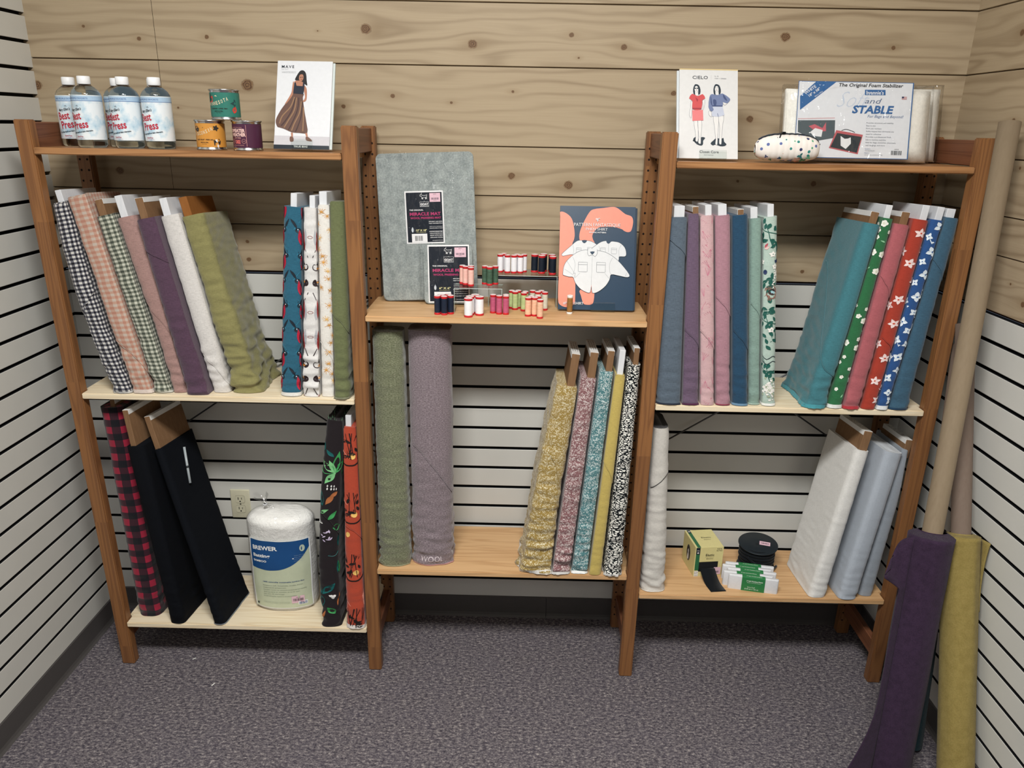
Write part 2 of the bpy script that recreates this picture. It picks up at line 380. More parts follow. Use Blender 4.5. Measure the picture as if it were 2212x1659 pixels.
SLAT = mat_slat(); CLAD0, CLAD1 = mat_cladding(0), mat_cladding(1); GROOVE = P('0B0C10', .8); CARPET = mat_carpet()
STAIN_Z = mat_timber('stained_pine_upright', '96683F', '62402A', 2); STAIN_Y = mat_timber('stained_pine_rail', '7C5038', '523020', 1, joints=False)
SHELF_O = mat_timber('honey_pine_shelf', 'AE8055', '78502F', 0, 22., .75, False); SHELF_N = mat_timber('new_pine_shelf', 'EBDFC6', 'CFB78F', 0, 20., .5, False, .5)
SHELF_T = mat_timber('light_pine_shelf', 'D6B083', 'AC8154', 0, 20., .5, False, .45)
BASE = P('4E4B4A', .5); METAL = P('6E7074', .35, .9); TIN = mat_tin(); ACR = acrylic()
BW, BB, BO = mat_board('D9DADD', 'C5C9CE'), mat_board('86684C', '6E5138'), mat_board('94602F', '784A22')

# ---------------------------------------------------------------- the room
XL, XR, ZK, ST, TB = -.178, 2.649, .1653, .0762, .0877
ZT = ZK+15*ST
def slatwall(mb, fn, u0, u1, top):
    """slats with a T-groove between them; fn(u, depth, z)"""
    g = .0050; k = 0; z = TB
    edges = []
    while True:
        zc = ZK+k*ST
        if zc-g > top: edges.append((z, top)); break
        edges.append((z, min(zc-g, top)));
        if zc+g >= top: break
        z = zc+g; k += 1
    for a, b in edges:
        if b-a < .002: continue
        c = .0012
        prof = [(.016, a), (0., a), (-.0008, a+c), (-.0008, b-c), (0., b), (.016, b)]
        V = [fn(u, d, zz) for u in (u0, u1) for d, zz in prof]; n = len(prof)
        mb.add(V, [(i, i+1, i+1+n, i+n) for i in range(1, n-2)], SLAT); mb.add(V, [(0, 1, 1+n, n), (n-2, n-1, 2*n-1, 2*n-2)], GROOVE)
    mb.add([fn(u0, .015, TB), fn(u1, .015, TB), fn(u1, .015, top), fn(u0, .015, top)], [(0, 1, 2, 3)], GROOVE)
    mb.add([fn(u0, .0, 0), fn(u1, .0, 0), fn(u1, .0, TB), fn(u0, .0, TB)], [(0, 1, 2, 3)], BASE)
def cladding(mb, fn, u0, u1, mat, top, joint=None):
    zs = [ZT+.005, 1.465, 1.570, 1.720, 1.951, 2.126, 2.30, 2.475, 2.65, 2.83, 3.0, top]
    for a, b in zip(zs, zs[1:]):
        c = .0022
        prof = [(.008, a+.0006), (0., a+c), (0., b-c), (.008, b-.0006)]
        segs = [(u0, u1)] if joint is None or a < 1.5 else [(u0, joint-.0006), (joint+.0006, u1)]
        for s0, s1 in segs:
            V = [fn(u, d, zz) for u in (s0, s1) for d, zz in prof]
            mb.add(V, [(i, i+1, i+5, i+4) for i in range(3)], mat)
    mb.add([fn(u0, .0079, ZT), fn(u1, .0079, ZT), fn(u1, .0079, top), fn(u0, .0079, top)], [(0, 1, 2, 3)], P('3A2418', .8))
mb = MB(); bk = lambda u, d, z: (u, d, z)
slatwall(mb, bk, XL-.02, XR+.02, ZT-.004); cladding(mb, bk, XL-.02, XR+.02, CLAD0, 3.16, .209)
tag(mb.build('wall_back'), None, None, kind='structure')
mb = MB(); lf = lambda u, d, z: (XL-d, u, z)
slatwall(mb, lf, -5.0, .02, 3.16); tag(mb.build('wall_left'), None, None, kind='structure')
mb = MB(); rt = lambda u, d, z: (XR+d, u, z)
slatwall(mb, rt, .02, -5.0, ZT-.004); cladding(mb, rt, .02, -5.0, CLAD1, 3.16); tag(mb.build('wall_right'), None, None, kind='structure')
mb = MB(); mb.add([(XL-.03, -5.0, 0), (XR+.03, -5.0, 0), (XR+.03, .03, 0), (XL-.03, .03, 0)], [(0, 1, 2, 3)], CARPET); tag(mb.build('floor'), None, None, kind='structure')
mb = MB(); mb.add([(XL-.03, -5.0, 3.16), (XL-.03, .03, 3.16), (XR+.03, .03, 3.16), (XR+.03, -5.0, 3.16)], [(0, 1, 2, 3)], P('8C8C8C', .8)); tag(mb.build('ceiling'), None, None, kind='structure')
def baseboard(name, fn, a, b, joint=None):
    mb = MB(); prof = [(-.0005, TB-.001), (-.003, TB-.003), (-.003, .016), (-.006, .007), (-.012, .0)]
    for u0, u1 in ([(a, b)] if joint is None else [(a, joint-.0008), (joint+.0008, b)]):
        V = [fn(u, d, z) for u in (u0, u1) for d, z in prof]; mb.add(V, [(i, i+1, i+6, i+5) for i in range(4)], BASE)
    tag(mb.build(name), None, None, kind='structure')
baseboard('baseboard_back', bk, XL, XR, 1.448); baseboard('baseboard_left', lf, -5.0, 0.); baseboard('baseboard_right', rt, 0., -5.0)
DIFF = NT('light_diffuser'); dv = DIFF.noise(DIFF.coord(), 8., 1.); DIFF = DIFF.fin(DIFF.mix(dv, 'FFFFFF', 'F4F4F0'), .5, .3, Emission_Color=(1, .97, .92, 1), Emission_Strength=2.5)
for y, where in ((-2.1, 'nearer the shelving'), (-4.1, 'farther from the shelving, unseen and added as fill')):  # the farther fixture is an unseen extra housing the fill lamp
    t = thing('ceiling_light', 'recessed white ceiling troffer with a bright diffuser, the one '+where, 'ceiling light', (1.22, y, 3.16), group='ceiling troffers')
    mb = MB()
    for x0, x1, y0, y1 in ((-.62, .62, -.32, -.29), (-.62, .62, .29, .32), (-.62, -.59, -.29, .29), (.59, .62, -.29, .29)): mb.box(x0, x1, y0, y1, -.022, -.001, P('E4E4E0', .5))
    mb.build('frame', t); mb = MB(); mb.box(-.59, .59, -.29, .29, -.012, -.004, DIFF); mb.build('diffuser', t)
# duplex outlet on the slatwall
t = thing('wall_outlet', 'cream duplex power outlet plate on the slatwall behind the batting roll', 'outlet', (.319, -.0015, .456))
CR = P('CFCBB2', .35); mb = MB(); mb.box(-.035, .035, -.006, .0, -.057, .057, CR, .003, seg=2); mb.build('plate', t)
for dz in (.0195, -.0195):
    mb = MB(); pr = smooth([(-.0165, -.010), (-.0165, .010), (-.010, .0145), (.010, .0145), (.0165, .010), (.0165, -.010), (.010, -.0145), (-.010, -.0145)], 2)
    f0 = flat((0, -.0062, dz), (1, 0, 0), (0, 0, 1), (0, -1, 0)); mb.art([poly([(x*1.04, y*1.04) for x, y in pr], P('9C9986', .5), 1), poly(pr, CR, 6)], f0)
    mb.art([rect(-.0075, -.002, -.005, .008, BLK, 8), rect(.005, -.001, .007, .007, BLK, 8), ell(0, -.008, .0028, .0026, BLK, 8)], f0); mb.build('socket', t)
mb = MB(); mb.art([ell(0, 0, .003, .003, P('8C8A7C', .3, .6), 3)], flat((0, -.0062, 0), (1, 0, 0), (0, 0, 1), (0, -1, 0))); mb.build('screw', t)

# ---------------------------------------------------------------- shelving unit
SU = thing('shelving_unit', 'three-bay honey-stained pine shelving unit with eight shelves against the back wall', 'shelving', (1.28, -.17, 0))
X0, PW, YF, HH, PX = -.0049, .0428, -.327, 1.774, .85553
TOPX = [-.0344, -.0012, .0123, .0069]; BOTX = [.0062, .003, .0068, -.0004]
def pchild(mb, name, label=None):
    mb.v = [(x-1.28, y+.17, z) for x, y, z in mb.v]; return mb.build(name, SU, label)
def postx(i, z): return X0+i*PX+BOTX[i]+(TOPX[i]-BOTX[i])*z/HH
def post(i, y0, y1, shift=0., holes=None):
    mb = MB(); b = bmesh.new(); bmesh.ops.create_cube(b, size=1)
    for v in b.verts:
        z = HH*(v.co.z+.5); v.co = Vector((postx(i, z)+shift+v.co.x*PW, y0+(v.co.y+.5)*(y1-y0), z))
    bmesh.ops.bevel(b, geom=list(b.edges), offset=.003, segments=2, affect='EDGES'); mb.bm(b, STAIN_Z)
    if holes:
        for k in range(54):
            z = .06+k*.032
            if z > HH-.03: break
            for dx in (-.0115, .0115):
                mb.art([ell(postx(i, z)+shift+dx, z, .0034, .0034, P('1A0F0A', .9), 1, n=10)], lambda x, y, l: (x, y0-.0004-l, y))
    pchild(mb, 'post')
for i in range(4):
    post(i, YF, YF+.033); post(i, -.060, -.027, -.0 if i else .004, True)
    for z0, z1 in ((1.700, 1.768), (.085, .142)):
        mb = MB(); zc = (z0+z1)/2; mb.box(postx(i, zc)-.011, postx(i, zc)+.011, YF+.033, -.060, z0, z1, STAIN_Y, .002); pchild(mb, 'rail')
def shelf(bay, z, mat, full=False, th=.018):
    mb = MB(); a = postx(bay, z)+PW/2+.0015; c = postx(bay+1, z)-PW/2-.0015
    # front edge between the posts, notched behind them
    out = [(a, YF-.004), (c, YF-.004), (c, YF+.033+.004), (c+.012, YF+.044), (c+.012, -.066), (c, -.060), (c, -.030), (a, -.030), (a, -.060), (a-.012, -.066), (a-.012, YF+.044), (a, YF+.037)]
    b = bmesh.new(); f = b.faces.new([b.verts.new((x, y, z-th)) for x, y in out]); r = bmesh.ops.extrude_face_region(b, geom=[f])
    for g in r['geom']:
        if isinstance(g, bmesh.types.BMVert): g.co.z = z
    bmesh.ops.recalc_face_normals(b, faces=b.faces); bmesh.ops.bevel(b, geom=list(b.edges), offset=.0022, segments=2, affect='EDGES'); mb.bm(b, mat)
    pchild(mb, 'shelf')
S1T, S1M, S1B, S2T, S2M, S3T, S3M, S3B = 1.7020, .9903, .1709, 1.2502, .4003, 1.6984, .9952, .3322
for b_, z_, m_ in ((0, S1T, SHELF_O), (0, S1M, SHELF_N), (0, S1B, SHELF_N), (1, S2T, SHELF_T), (1, S2M, SHELF_T), (2, S3T, SHELF_O), (2, S3M, SHELF_N), (2, S3B, SHELF_T)): shelf(b_, z_, m_)
def brace(p, q):
    mb = MB(); mb.tube([p, q], .0028, METAL, 8); pchild(mb, 'cross_brace')
brace((.02, -.024, .678), (.83, -.024, 1.232)); brace((.02, -.021, 1.232), (.83, -.021, .678))
brace((1.74, -.024, .684), (2.55, -.024, 1.214)); brace((1.74, -.021, 1.214), (2.55, -.021, .684))

# ---------------------------------------------------------------- bolts of cloth
class Bolt:
    def __init__(s, b, t, w0, w1, depth, yaw=0., bend=0., wr=.0012, seed=1, cap=.022, pw=.78, flare=0., lim=None):
        s.lim = lim
        s.b, s.t = Vector(b)+Vector((0, 0, .0016)), Vector(t); s.w0, s.w1, s.B = w0/2, w1/2, depth; s.L = (s.t-s.b).length; s.wr = wr; s.seed = seed; s.bend = bend; s.yaw = yaw; s.p = pw; s.flare = flare
        ax = (s.t-s.b).normalized(); s.ax = ax; cy, sy = math.cos(yaw), math.sin(yaw)
        s.ex0 = Vector((cy, -sy, 0)); s.ey = Vector((sy, cy, 0)); e = s.ex0-ax*s.ex0.dot(ax); s.ex1 = e.normalized(); e = s.ey-ax*s.ey.dot(ax); s.ey1 = e.normalized()
        s.c = min(cap, depth*.3); am = (s.w0+s.w1)/2; s.Lc = (am+s.c)*.82; s.half = 2*s.Lc+depth-2*s.c
    def sec(s, q, a):
        sg = 1 if q >= 0 else -1; q = abs(q); c, Lc, B = s.c, s.Lc, s.B
        if q < Lc:
            ph = q/Lc*PI/2; x = a*math.sin(ph)**s.p; y = c*(1-math.cos(ph)**s.p); n = (math.sin(ph), -math.cos(ph))
        elif q < Lc+B-2*c: x = a; y = c+(q-Lc); n = (1, 0)
        else:
            ph = min((q-Lc-(B-2*c))/Lc, 1.)*PI/2; x = a*math.cos(ph)**s.p; y = B-c+c*math.sin(ph)**s.p; n = (math.cos(ph), math.sin(ph))
        return sg*x, y, sg*n[0], n[1]
    def surf(s, q, h, off=0., inset=0.):
        f = max(0., min(1., h/s.L)); a = s.w0+(s.w1-s.w0)*f+s.flare*math.exp(-f*9); x, y, nx, ny = s.sec(q, max(a-inset, .001))
        if inset: y = inset+(y)*(s.B-2*inset)/s.B
        g = f*f*(3-2*f); ex = s.ex0.lerp(s.ex1, g); ey = s.ey.lerp(s.ey1, g)
        d = s.wr*(.30+1.5*math.exp(-f*5.5))*(noise.noise(Vector((q*16, h*46, s.seed)))+.7*noise.noise(Vector((q*30, h*64, s.seed+9))))*2.2
        d += s.wr*1.2*noise.noise(Vector((q*6, h*7, s.seed+4)))
        if h <= .004: d *= .6
        p = s.b+(s.t-s.b)*(h/s.L)+s.ex0*(s.bend*math.sin(PI*f))
        p = p+ex*(x+nx*(d+off))+ey*(y+ny*(d+off))
        if s.lim:   # cloth presses flat against its neighbours and the posts
            k = p.z-s.b.z; m = .0038-min(off, .0036); dy = (p.y+.33)*math.tan(s.yaw)*(1 if abs(s.yaw) > .05 else 0)
            p.x = max(s.lim[0]+(s.lim[1]-s.lim[0])*k+m+dy, min(s.lim[2]+(s.lim[3]-s.lim[2])*k-m+dy, p.x))
        return p
    def fn(s, x, y, l): return s.surf(x, y, l+.0009)
def _lin(a, b, n): return [a+(b-a)*i/n for i in range(n+1)]
def make_bolt(label, B, mat, group, board=None, selv=None, flap=None, art=None, cat='fabric bolt', name='fabric_bolt', topmat=None, layers=4, extra=None):
    t = thing(name, label, cat, B.b, group=group)
    def loc(mb):
        bx, by, bz = B.b; mb.v = [(x-bx, y-by, z-bz) for x, y, z in mb.v]
    ns = 46; us = [-B.half+2*B.half*i/ns for i in range(ns)]
    # denser sampling near the front
    us = sorted(set([round(u, 6) for u in us]+[round(u, 6) for u in _lin(-B.Lc, B.Lc, 16)])); vs = _lin(0, B.L, 150)
    mb = MB(); mb.grid(lambda u, v: B.surf(u, v), us, vs, mat, True, closed=True)
    # rolled top: layer edges stepping inwards
    rings = []; rr = random.Random(B.seed)
    for k in range(layers*2+1): rings.append((k*.0022, B.L-(.0015+rr.random()*.0022 if k % 2 else 0)))
    n = len(us); V = []; Fc = []
    amax = min(B.w1, B.w1)*.72
    for ins, h in rings:
        V += [B.surf(u, B.L, 0., min(ins, amax))+B.ax*(h-B.L) for u in us]
    for j in range(len(rings)-1):
        for i in range(n): a = j*n+i; b = j*n+(i+1) % n; Fc.append((a, b, b+n, a+n))
    o = (len(rings)-1)*n; Fc.append(tuple(range(o, o+n))); mb.add(V, Fc, topmat or mat, True, [(u, B.L+r[0]) for r in rings for u in us])
    V = [B.surf(u, 0) for u in us]; mb.add(V, [tuple(range(n))[::-1]], mat)
    fe = None
    if flap:
        _, fh0, fh1, fs0, fs1 = flap[:5]
        def fe(q): f = max(0, min(1, (q-fs0)/(fs1-fs0))); f = f*f*(3-2*f)*.75+f*.25; return fh0+(fh1-fh0)*f
    if art: mb.art([it for it in art if it[0] and max(v[1] for v in it[0]) > .006 and min(v[1] for v in it[0]) < B.L-.006], (lambda x, y, l: B.surf(x, min(max(y, .0012), B.L-.0012), l+(.0025 if fe and flap[3]-.001 < x < flap[4]+.001 and y > fe(x)-.001 else .0009))))
    loc(mb); mb.build('cloth', t)
    if board:
        bh, col, bw, bd, dx = board[:5]; y0 = .012; BM = {'w': BW, 'b': BB, 'o': BO}[col]; top = B.t+B.ax*0
        def bp(x, y, z): return B.t+B.ex1*(x+dx)+B.ey1*(y0+y)+B.ax*z
        M = Matrix((( B.ex1.x, B.ey1.x, B.ax.x, 0), (B.ex1.y, B.ey1.y, B.ax.y, 0), (B.ex1.z, B.ey1.z, B.ax.z, 0), (0, 0, 0, 1))); M.translation = bp(0, 0, 0)
        mb = MB(); mb.box(-bw/2, bw/2, 0, bd, -.03, bh, BM, .0012, M=M)
        loc(mb); bo = mb.build('board', t)
        if col == 'b':
            mb = MB(); e = .0007
            mb.box(-bw/2-e, bw/2+e, .002, bd-.004, bh-.014, bh+e, WHT, .0004, M=M)
            r = random.Random(B.seed)
            for k in range(3):
                x = -bw*.3+k*bw*.3; y = .035
                while y < bd-.03:
                    l = r.uniform(.008, .03); mb.art([rect(x-.0008, y, x+.0008, min(y+l, bd-.02), P('5A5E64', .6), 1)], lambda a, b, l_: M @ Vector((a, b, bh+e+.0002))); y += l+.006
            loc(mb); mb.build('board_label', t)
    if selv:
        col, hh = selv[:2]; mb = MB(); V = []; Fc = []; us2 = _lin(-B.half*.999, B.half*.999, 150); rg = random.Random(B.seed+5)
        rag = selv[2] if len(selv) > 2 else .0025
        for u in us2:
            j = rg.uniform(-1, 1)*rag; V += [B.surf(u, hh+j*.15, .0012), B.surf(u, .0008, .0022+max(j, -rag*.5)*.8)]
        for i in range(len(us2)-1): Fc.append((2*i, 2*i+1, 2*i+3, 2*i+2))
        mb.add(V, Fc, F(col, .10), True, [(v[0], v[2]) for v in V]); loc(mb); mb.build('selvage', t)
    if flap:
        # loose end of the cloth: a layer whose lower edge runs diagonally across the front
        side, h0, h1, s0, s1 = flap[:5]; mb = MB(); nv = 26; nu = 14; top = B.L*.995
        def edge(q):
            f = (q-s0)/(s1-s0); f = max(0, min(1, f)); f = f*f*(3-2*f)*.75+f*.25; return h0+(h1-h0)*f
        V = []; Fc = []; uvs = []
        us3 = _lin(s0, s1, 26)
        for q in us3:
            e = edge(q)
            for k in range(nv+1):
                h = e+(top-e)*(k/nv)**1.5; o_ = .0016 if k else .0005; V.append(B.surf(q, h, o_)); uvs.append((q+.003, h+.004))
            V.append(B.surf(q, e, .0001)); uvs.append((q, e))
        m = nv+2
        for i in range(len(us3)-1):
            for k in range(nv): a = i*m+k; Fc.append((a, a+m, a+m+1, a+1))
            a = i*m; Fc.append((a+nv+1, a+m+nv+1, a+m, a))
        mb.add(V, Fc, mat, True, uvs)
        pts = [B.surf(q, edge(q), .0016) for q in us3]; mb.tube(pts, .0009, topmat or mat, 5)
        if art: pass
        loc(mb); mb.build('loose_end', t)
    if extra: extra(t, B, loc)
    return t
def strew(n, s0, s1, h0, h1, fn, seed, mind=.02):
    r = random.Random(seed); pts = []; out = []
    for _ in range(n*40):
        p = (r.uniform(s0, s1), r.uniform(h0, h1))
        if all(math.hypot(p[0]-q[0], p[1]-q[1]) > mind for q in pts):
            pts.append(p); out += fn(p[0], p[1], r)
        if len(pts) >= n: break
    return out

G1, G2, G3, G4, G5 = ('bolts leaning left on the left bay middle shelf', 'bolts at the right end of the left bay middle shelf', 'bolts on the left bay bottom shelf', 'bolts on the centre bay lower shelf', 'bolts standing on the right bay middle shelf')
G6, G7 = 'bolts leaning right on the right bay middle shelf', 'bolts on the right bay bottom shelf'
GB = gingham('black_gingham', 'D2D0CB', '62626A', '14151B', .0125); GP = gingham('pink_gingham', 'BCAEA2', 'B99684', 'B07F6D', .0150); GG = gingham('green_gingham', 'BFC0B2', '7E8274', '42483F', .0125)
BUF = gingham('buffalo_plaid', '981C36', '36141F', '0B0B11', .046)

make_bolt('black and white gingham bolt leaning against the left post', Bolt((.122, -.326, S1M), (.012, -.300, 1.553), .060, .048, .20, bend=-.018, wr=.0022, seed=3, lim=(-0.0005, -0.0234, 0.1520, -0.0620)), GB, G1, board=(.034, 'w', .018, .18, 0), selv=('D8D8D6', .006), flap=('L', .22, .31, -.05, .035))
make_bolt('pink and cream gingham bolt with its cloth covering the board top', Bolt((.183, -.322, S1M), (.060, -.292, 1.572), .062, .074, .20, wr=.0024, seed=5, lim=(0.1520, -0.0620, 0.2150, -0.0033)), GP, G1, selv=('E0CFC4', .012), flap=('R', .17, .05, -.03, .055), layers=6)
make_bolt('grey-green and cream gingham bolt with a brown board end', Bolt((.244, -.315, S1M), (.124, -.284, 1.517), .056, .064, .20, wr=.0024, seed=7, lim=(0.2150, -0.0033, 0.2700, 0.0470)), GG, G1, board=(.046, 'b', .022, .17, -.006), selv=('C9C9BE', .006))
make_bolt('dusty pink linen bolt with a tall white board', Bolt((.293, -.308, S1M), (.180, -.275, 1.513), .050, .060, .20, wr=.0022, seed=9, bend=.006, lim=(0.2700, 0.0470, 0.3175, 0.1214)), F('B98F87'), G1, board=(.062, 'w', .022, .18, -.006), flap=('R', .29, .12, -.03, .05))
make_bolt('plum purple linen bolt with a brown board end', Bolt((.352, -.325, S1M), (.250, -.300, 1.513), .062, .060, .20, wr=.0020, seed=11, flare=.008, lim=(0.3175, 0.1214, 0.3865, 0.1794)), F('694A63'), G1, board=(.058, 'b', .022, .18, -.006), flap=('R', .45, .40, -.035, .03))
make_bolt('off-white linen bolt between the plum and the yellow-green bolts', Bolt((.412, -.300, S1M), (.306, -.268, 1.520), .052, .062, .20, wr=.0018, seed=13, lim=(0.3865, 0.1794, 0.4445, 0.2378)), F('DAD6D2', .12), G1, board=(.050, 'w', .022, .18, -.010), flap=('R', .12, .02, -.02, .04))
make_bolt('yellow-green cotton bolt with an orange-brown board', Bolt((.492, -.300, S1M), (.366, -.262, 1.520), .070, .066, .215, wr=.0042, seed=15, yaw=-.02, flare=.012, lim=(0.4445, 0.2378, 0.5670, 0.4787)), F('969052', .12), G1, board=(.055, 'o', .024, .19, -.012))

def bird_art(r0=0):
    o = []
    k1, k2, k3, w_ = P('15202C', .6), P('B3203A', .6), P('2E88A4', .6), P('E8ECEE', .5)
    for j in range(8):
        h = .03+j*.073
        for sx in (-1, 1):
            x = sx*.019+(.004 if j % 2 else -.004); d = -sx
            o.append(ell(x, h+.030, .009, .007, k1, 1)); o.append(leaf(x+d*.004, h+.026, .032, .007, PI/2+d*.5, k1, 2)) if j % 2 else o.append(leaf(x+d*.004, h+.034, .032, .006, PI/2-d*.45, k1, 2))
            o.append(leaf(x+sx*.009, h-.012, .045, .014, PI/2+sx*.15, k2, 1)); o.append(leaf(x+sx*.012, h-.012, .045, .010, PI/2, k1, 2)); o.append(ell(x-sx*.002, h+.033, .0016, .0016, w_, 3, n=6))
            o.append(stroke([(x+sx*.012, h+.066), (x-sx*.008, h+.038)], .0016, k1, 2)); o.append(stroke([(x+sx*.006, h+.058), (x-sx*.012, h+.032)], .0010, k3, 2))
    return o
make_bolt('teal bolt printed with black and red birds', Bolt((.632, -.318, S1M), (.672, -.290, 1.553), .062, .056, .20, wr=.0012, seed=17, lim=(0.5670, 0.4787, 0.6645, 0.7277)), F('1C7190', .14), G2, board=(.037, 'w', .018, .18, 0), selv=('E6E6E2', .012, .0008), art=bird_art())
def aba():
    o = []; g, k, r_, y_ = P('A9ABB0', .6), P('26181C', .6), P('8E2A2C', .6), P('E59A3C', .6)
    for hc, dn in ((.478, -1), (.26, 1), (.186, -1), (-.03, 1)):
        o.append(stroke([(.0055*math.cos(a), hc+.0035*math.sin(a)*(1-.5*math.cos(a)**2)) for a in _lin(0, 2*PI, 14)], .0008, r_, 2))
        for sx in (-1, 1):
            o += [leaf(sx*.0125, hc-.024, .048, .009, PI/2, g, 1), leaf(sx*.0185, hc-.032+dn*.010, .062, .007, PI/2, r_, 2), leaf(sx*.0235, hc-.032+dn*.010, .062, .007, PI/2, k, 2), leaf(sx*.0275, hc-.03+dn*.010, .055, .004, PI/2, y_, 3)]
            o.append(stroke([(sx*.015, hc+dn*.036), (sx*.005, hc+dn*.058)], .0020, k, 2))
            hh = hc+dn*.086; o += [poly(smooth([(sx*.004, hh), (sx*.008, hh+.009), (sx*.016, hh+.008), (sx*.026, hh-dn*.018), (sx*.030, hh-dn*.004), (sx*.020, hh-.009), (sx*.008, hh-.008)][::sx], 3), k, 2), leaf(sx*.016, hh+dn*.003, .018, .007, 0 if sx > 0 else PI, y_, 3), ell(sx*.0085, hh, .0010, .0010, g, 4, n=6)]
    return o
make_bolt('white bolt with black, grey and rust mirrored bird print', Bolt((.695, -.318, S1M), (.722, -.290, 1.551), .058, .044, .20, wr=.0030, seed=19, lim=(0.6645, 0.7277, 0.7230, 0.7558)), F('DEDCDA', .08), G2, board=(.034, 'w', .016, .18, .003), art=aba())
def burst(x, y, r):
    c = P(r.choice(('DFA24C', 'E5B668', 'CF9440')), .6); return [stroke([(x, y), (x+.011*math.cos(a)*q, y+.011*math.sin(a)*q)], .0009, c, 1) for a, q in [(2*PI*i/11+r.random()*.3, r.uniform(.5, 1.1)) for i in range(11)]]
make_bolt('cream bolt printed with small golden dandelion bursts', Bolt((.745, -.314, S1M), (.760, -.288, 1.560), .046, .042, .20, wr=.0010, seed=21, lim=(0.7230, 0.7558, 0.7665, 0.7874)), F('E6E2DA', .08), G2, board=(.036, 'w', .022, .18, -.004), art=strew(60, -.045, .045, .015, .56, burst, 4, .017), flap=('R', .17, .10, -.02, .03))
make_bolt('olive green bolt pressed against the second post', Bolt((0.79, -.335, S1M), (0.799, -.300, 1.571), .050, .046, .235, wr=.0018, seed=23, lim=(0.7665, 0.7874, 0.8304, 0.8280)), F('77804F', .14), G2, selv=('9DA07C', .007), flap=('R', .26, .20, -.02, .035), layers=5)

make_bolt('red and black buffalo check bolt beside the left post', Bolt((.078, -.295, S1B), (.044, -.270, .922), .080, .078, .21, wr=.0014, seed=25, cap=.035, lim=(0.0183, -0.0046, 0.1410, 0.0678)), BUF, G3, board=(.022, 'b', .014, .17, .005), layers=7)
def tagx(t, B, loc):
    mb = MB(); cl = P('A9B2B6', .3); a = B.surf(B.Lc+.085, B.L-.035, .006); b = B.surf(B.Lc+.05, B.L-.15, .008); mb.tube([a, a.lerp(b, .5), b], .0042, cl, 8)
    mb.tube([a+(b-a)*.52, a+(b-a)*.58], .0052, P('2A2F33', .4), 8); loc(mb); mb.build('hanger_tag', t, 'clear plastic tag clipped on the cloth')
make_bolt('black-navy bolt with its board standing between check bolt and widest navy bolt', Bolt((0.19, -.332, S1B), (0.13, -.322, .812), .052, .060, .19, yaw=.10, wr=.0008, seed=27, lim=(0.1410, 0.0678, 0.2650, 0.1062)), F('0A0F18', .05, sheen=0.), G3, board=(.118, 'b', .018, .17, -.008), layers=2)
make_bolt('black-navy bolt leaning left and showing its wide side', Bolt((.332, -.332, S1B), (0.186, -.292, .792), .030, .030, .20, yaw=.10, wr=.0008, seed=29, flare=.006, lim=(0.2650, 0.1062, 0.8323, 0.8300)), F('0B111B', .05, sheen=0.), G3, board=(.108, 'b', .018, .18, -.004), selv=('7C8690', .003, .0004), layers=2, extra=tagx)
def jungle():
    g1, g2, g3, br, w_ = P('3E9C58', .6), P('7CC184', .6), P('0F5C5C', .6), P('A8663C', .6), P('E6E6E4', .6); o = []
    for (x, y, L, wd, a, c) in ((.004, .62, .03, .010, 2.3, g3), (.010, .565, .055, .018, 2.3, g2), (.010, .565, .05, .016, 2.95, g1), (.010, .565, .075, .022, 1.45, g1), (.010, .565, .045, .016, 4.2, g2), (.010, .565, .055, .018, .9, g1), (.012, .56, .05, .012, 1.9, g2),
              (-.028, .635, .03, .012, 1.5, g3), (-.030, .50, .055, .022, 5.0, g3), (.010, .49, .04, .012, 4.3, br), (.022, .500, .03, .012, 3.9, br), (.0, .40, .04, .012, 1.0, g1), (-.024, .42, .03, .012, .6, g2), (.012, .37, .03, .024, .2, g1),
              (-.012, .385, .04, .01, 2.7, w_), (.0, .27, .04, .014, .3, g3), (-.022, .125, .06, .022, 1.9, g3), (-.018, .125, .055, .020, .9, g3), (-.02, .12, .05, .022, 4.6, g3), (.012, .05, .03, .022, 2.2, g1), (.022, .08, .05, .010, 1.3, br),
              (-.028, .03, .03, .012, 1.2, br), (.034, .3, .05, .014, 1.4, g3), (.04, .2, .05, .016, 1.7, g1), (.05, .42, .05, .018, 1.2, g3), (.045, .55, .04, .018, 1.6, g1), (.03, .25, .05, .01, 4.7, g3)): o.append(leaf(x, y, L, wd, a, c, 1))
    for i in range(9): o.append(leaf(-.012+.008*(i % 3), .352-.012*(i//3), .012, .004, i*.9, P('C9BBD8', .6), 2))
    for i in range(7): o.append(leaf(-.004+.007*(i % 4), .505+.010*(i//4), .009, .0035, 1.5, w_, 2))
    o += flower(.008, .118, .010, 3, w_, 3, .5, .9)
    return o
def fringe(t, B, loc):
    mb = MB(); r = random.Random(4); c1, c2 = F('1A1A1E', .06), F('5E8B66', .1)
    for i in range(170):
        q = r.uniform(-B.half, B.half); ins = r.uniform(0, .018); a = B.surf(q, B.L, 0, ins); u = Vector((r.uniform(-.3, .3), r.uniform(-.3, .3), 1)).normalized()*r.uniform(.006, .014); w = u.orthogonal().normalized()*.0012
        mb.add([a-w, a+w, a+u], [(0, 1, 2)], c2 if r.random() < .35 else c1)
    loc(mb); mb.build('frayed_edge', t)
make_bolt('dark brown bolt printed with green and teal leaves', Bolt((.712, -.328, S1B), (.762, -.305, .910), .066, .058, .22, wr=.0022, seed=31, bend=-.018, lim=(0.0183, -0.0046, 0.7540, 0.7955)), F('2B2328', .08, sheen=.12), G3, art=jungle(), flap=('R', .42, .34, -.02, .045), layers=7, extra=fringe)
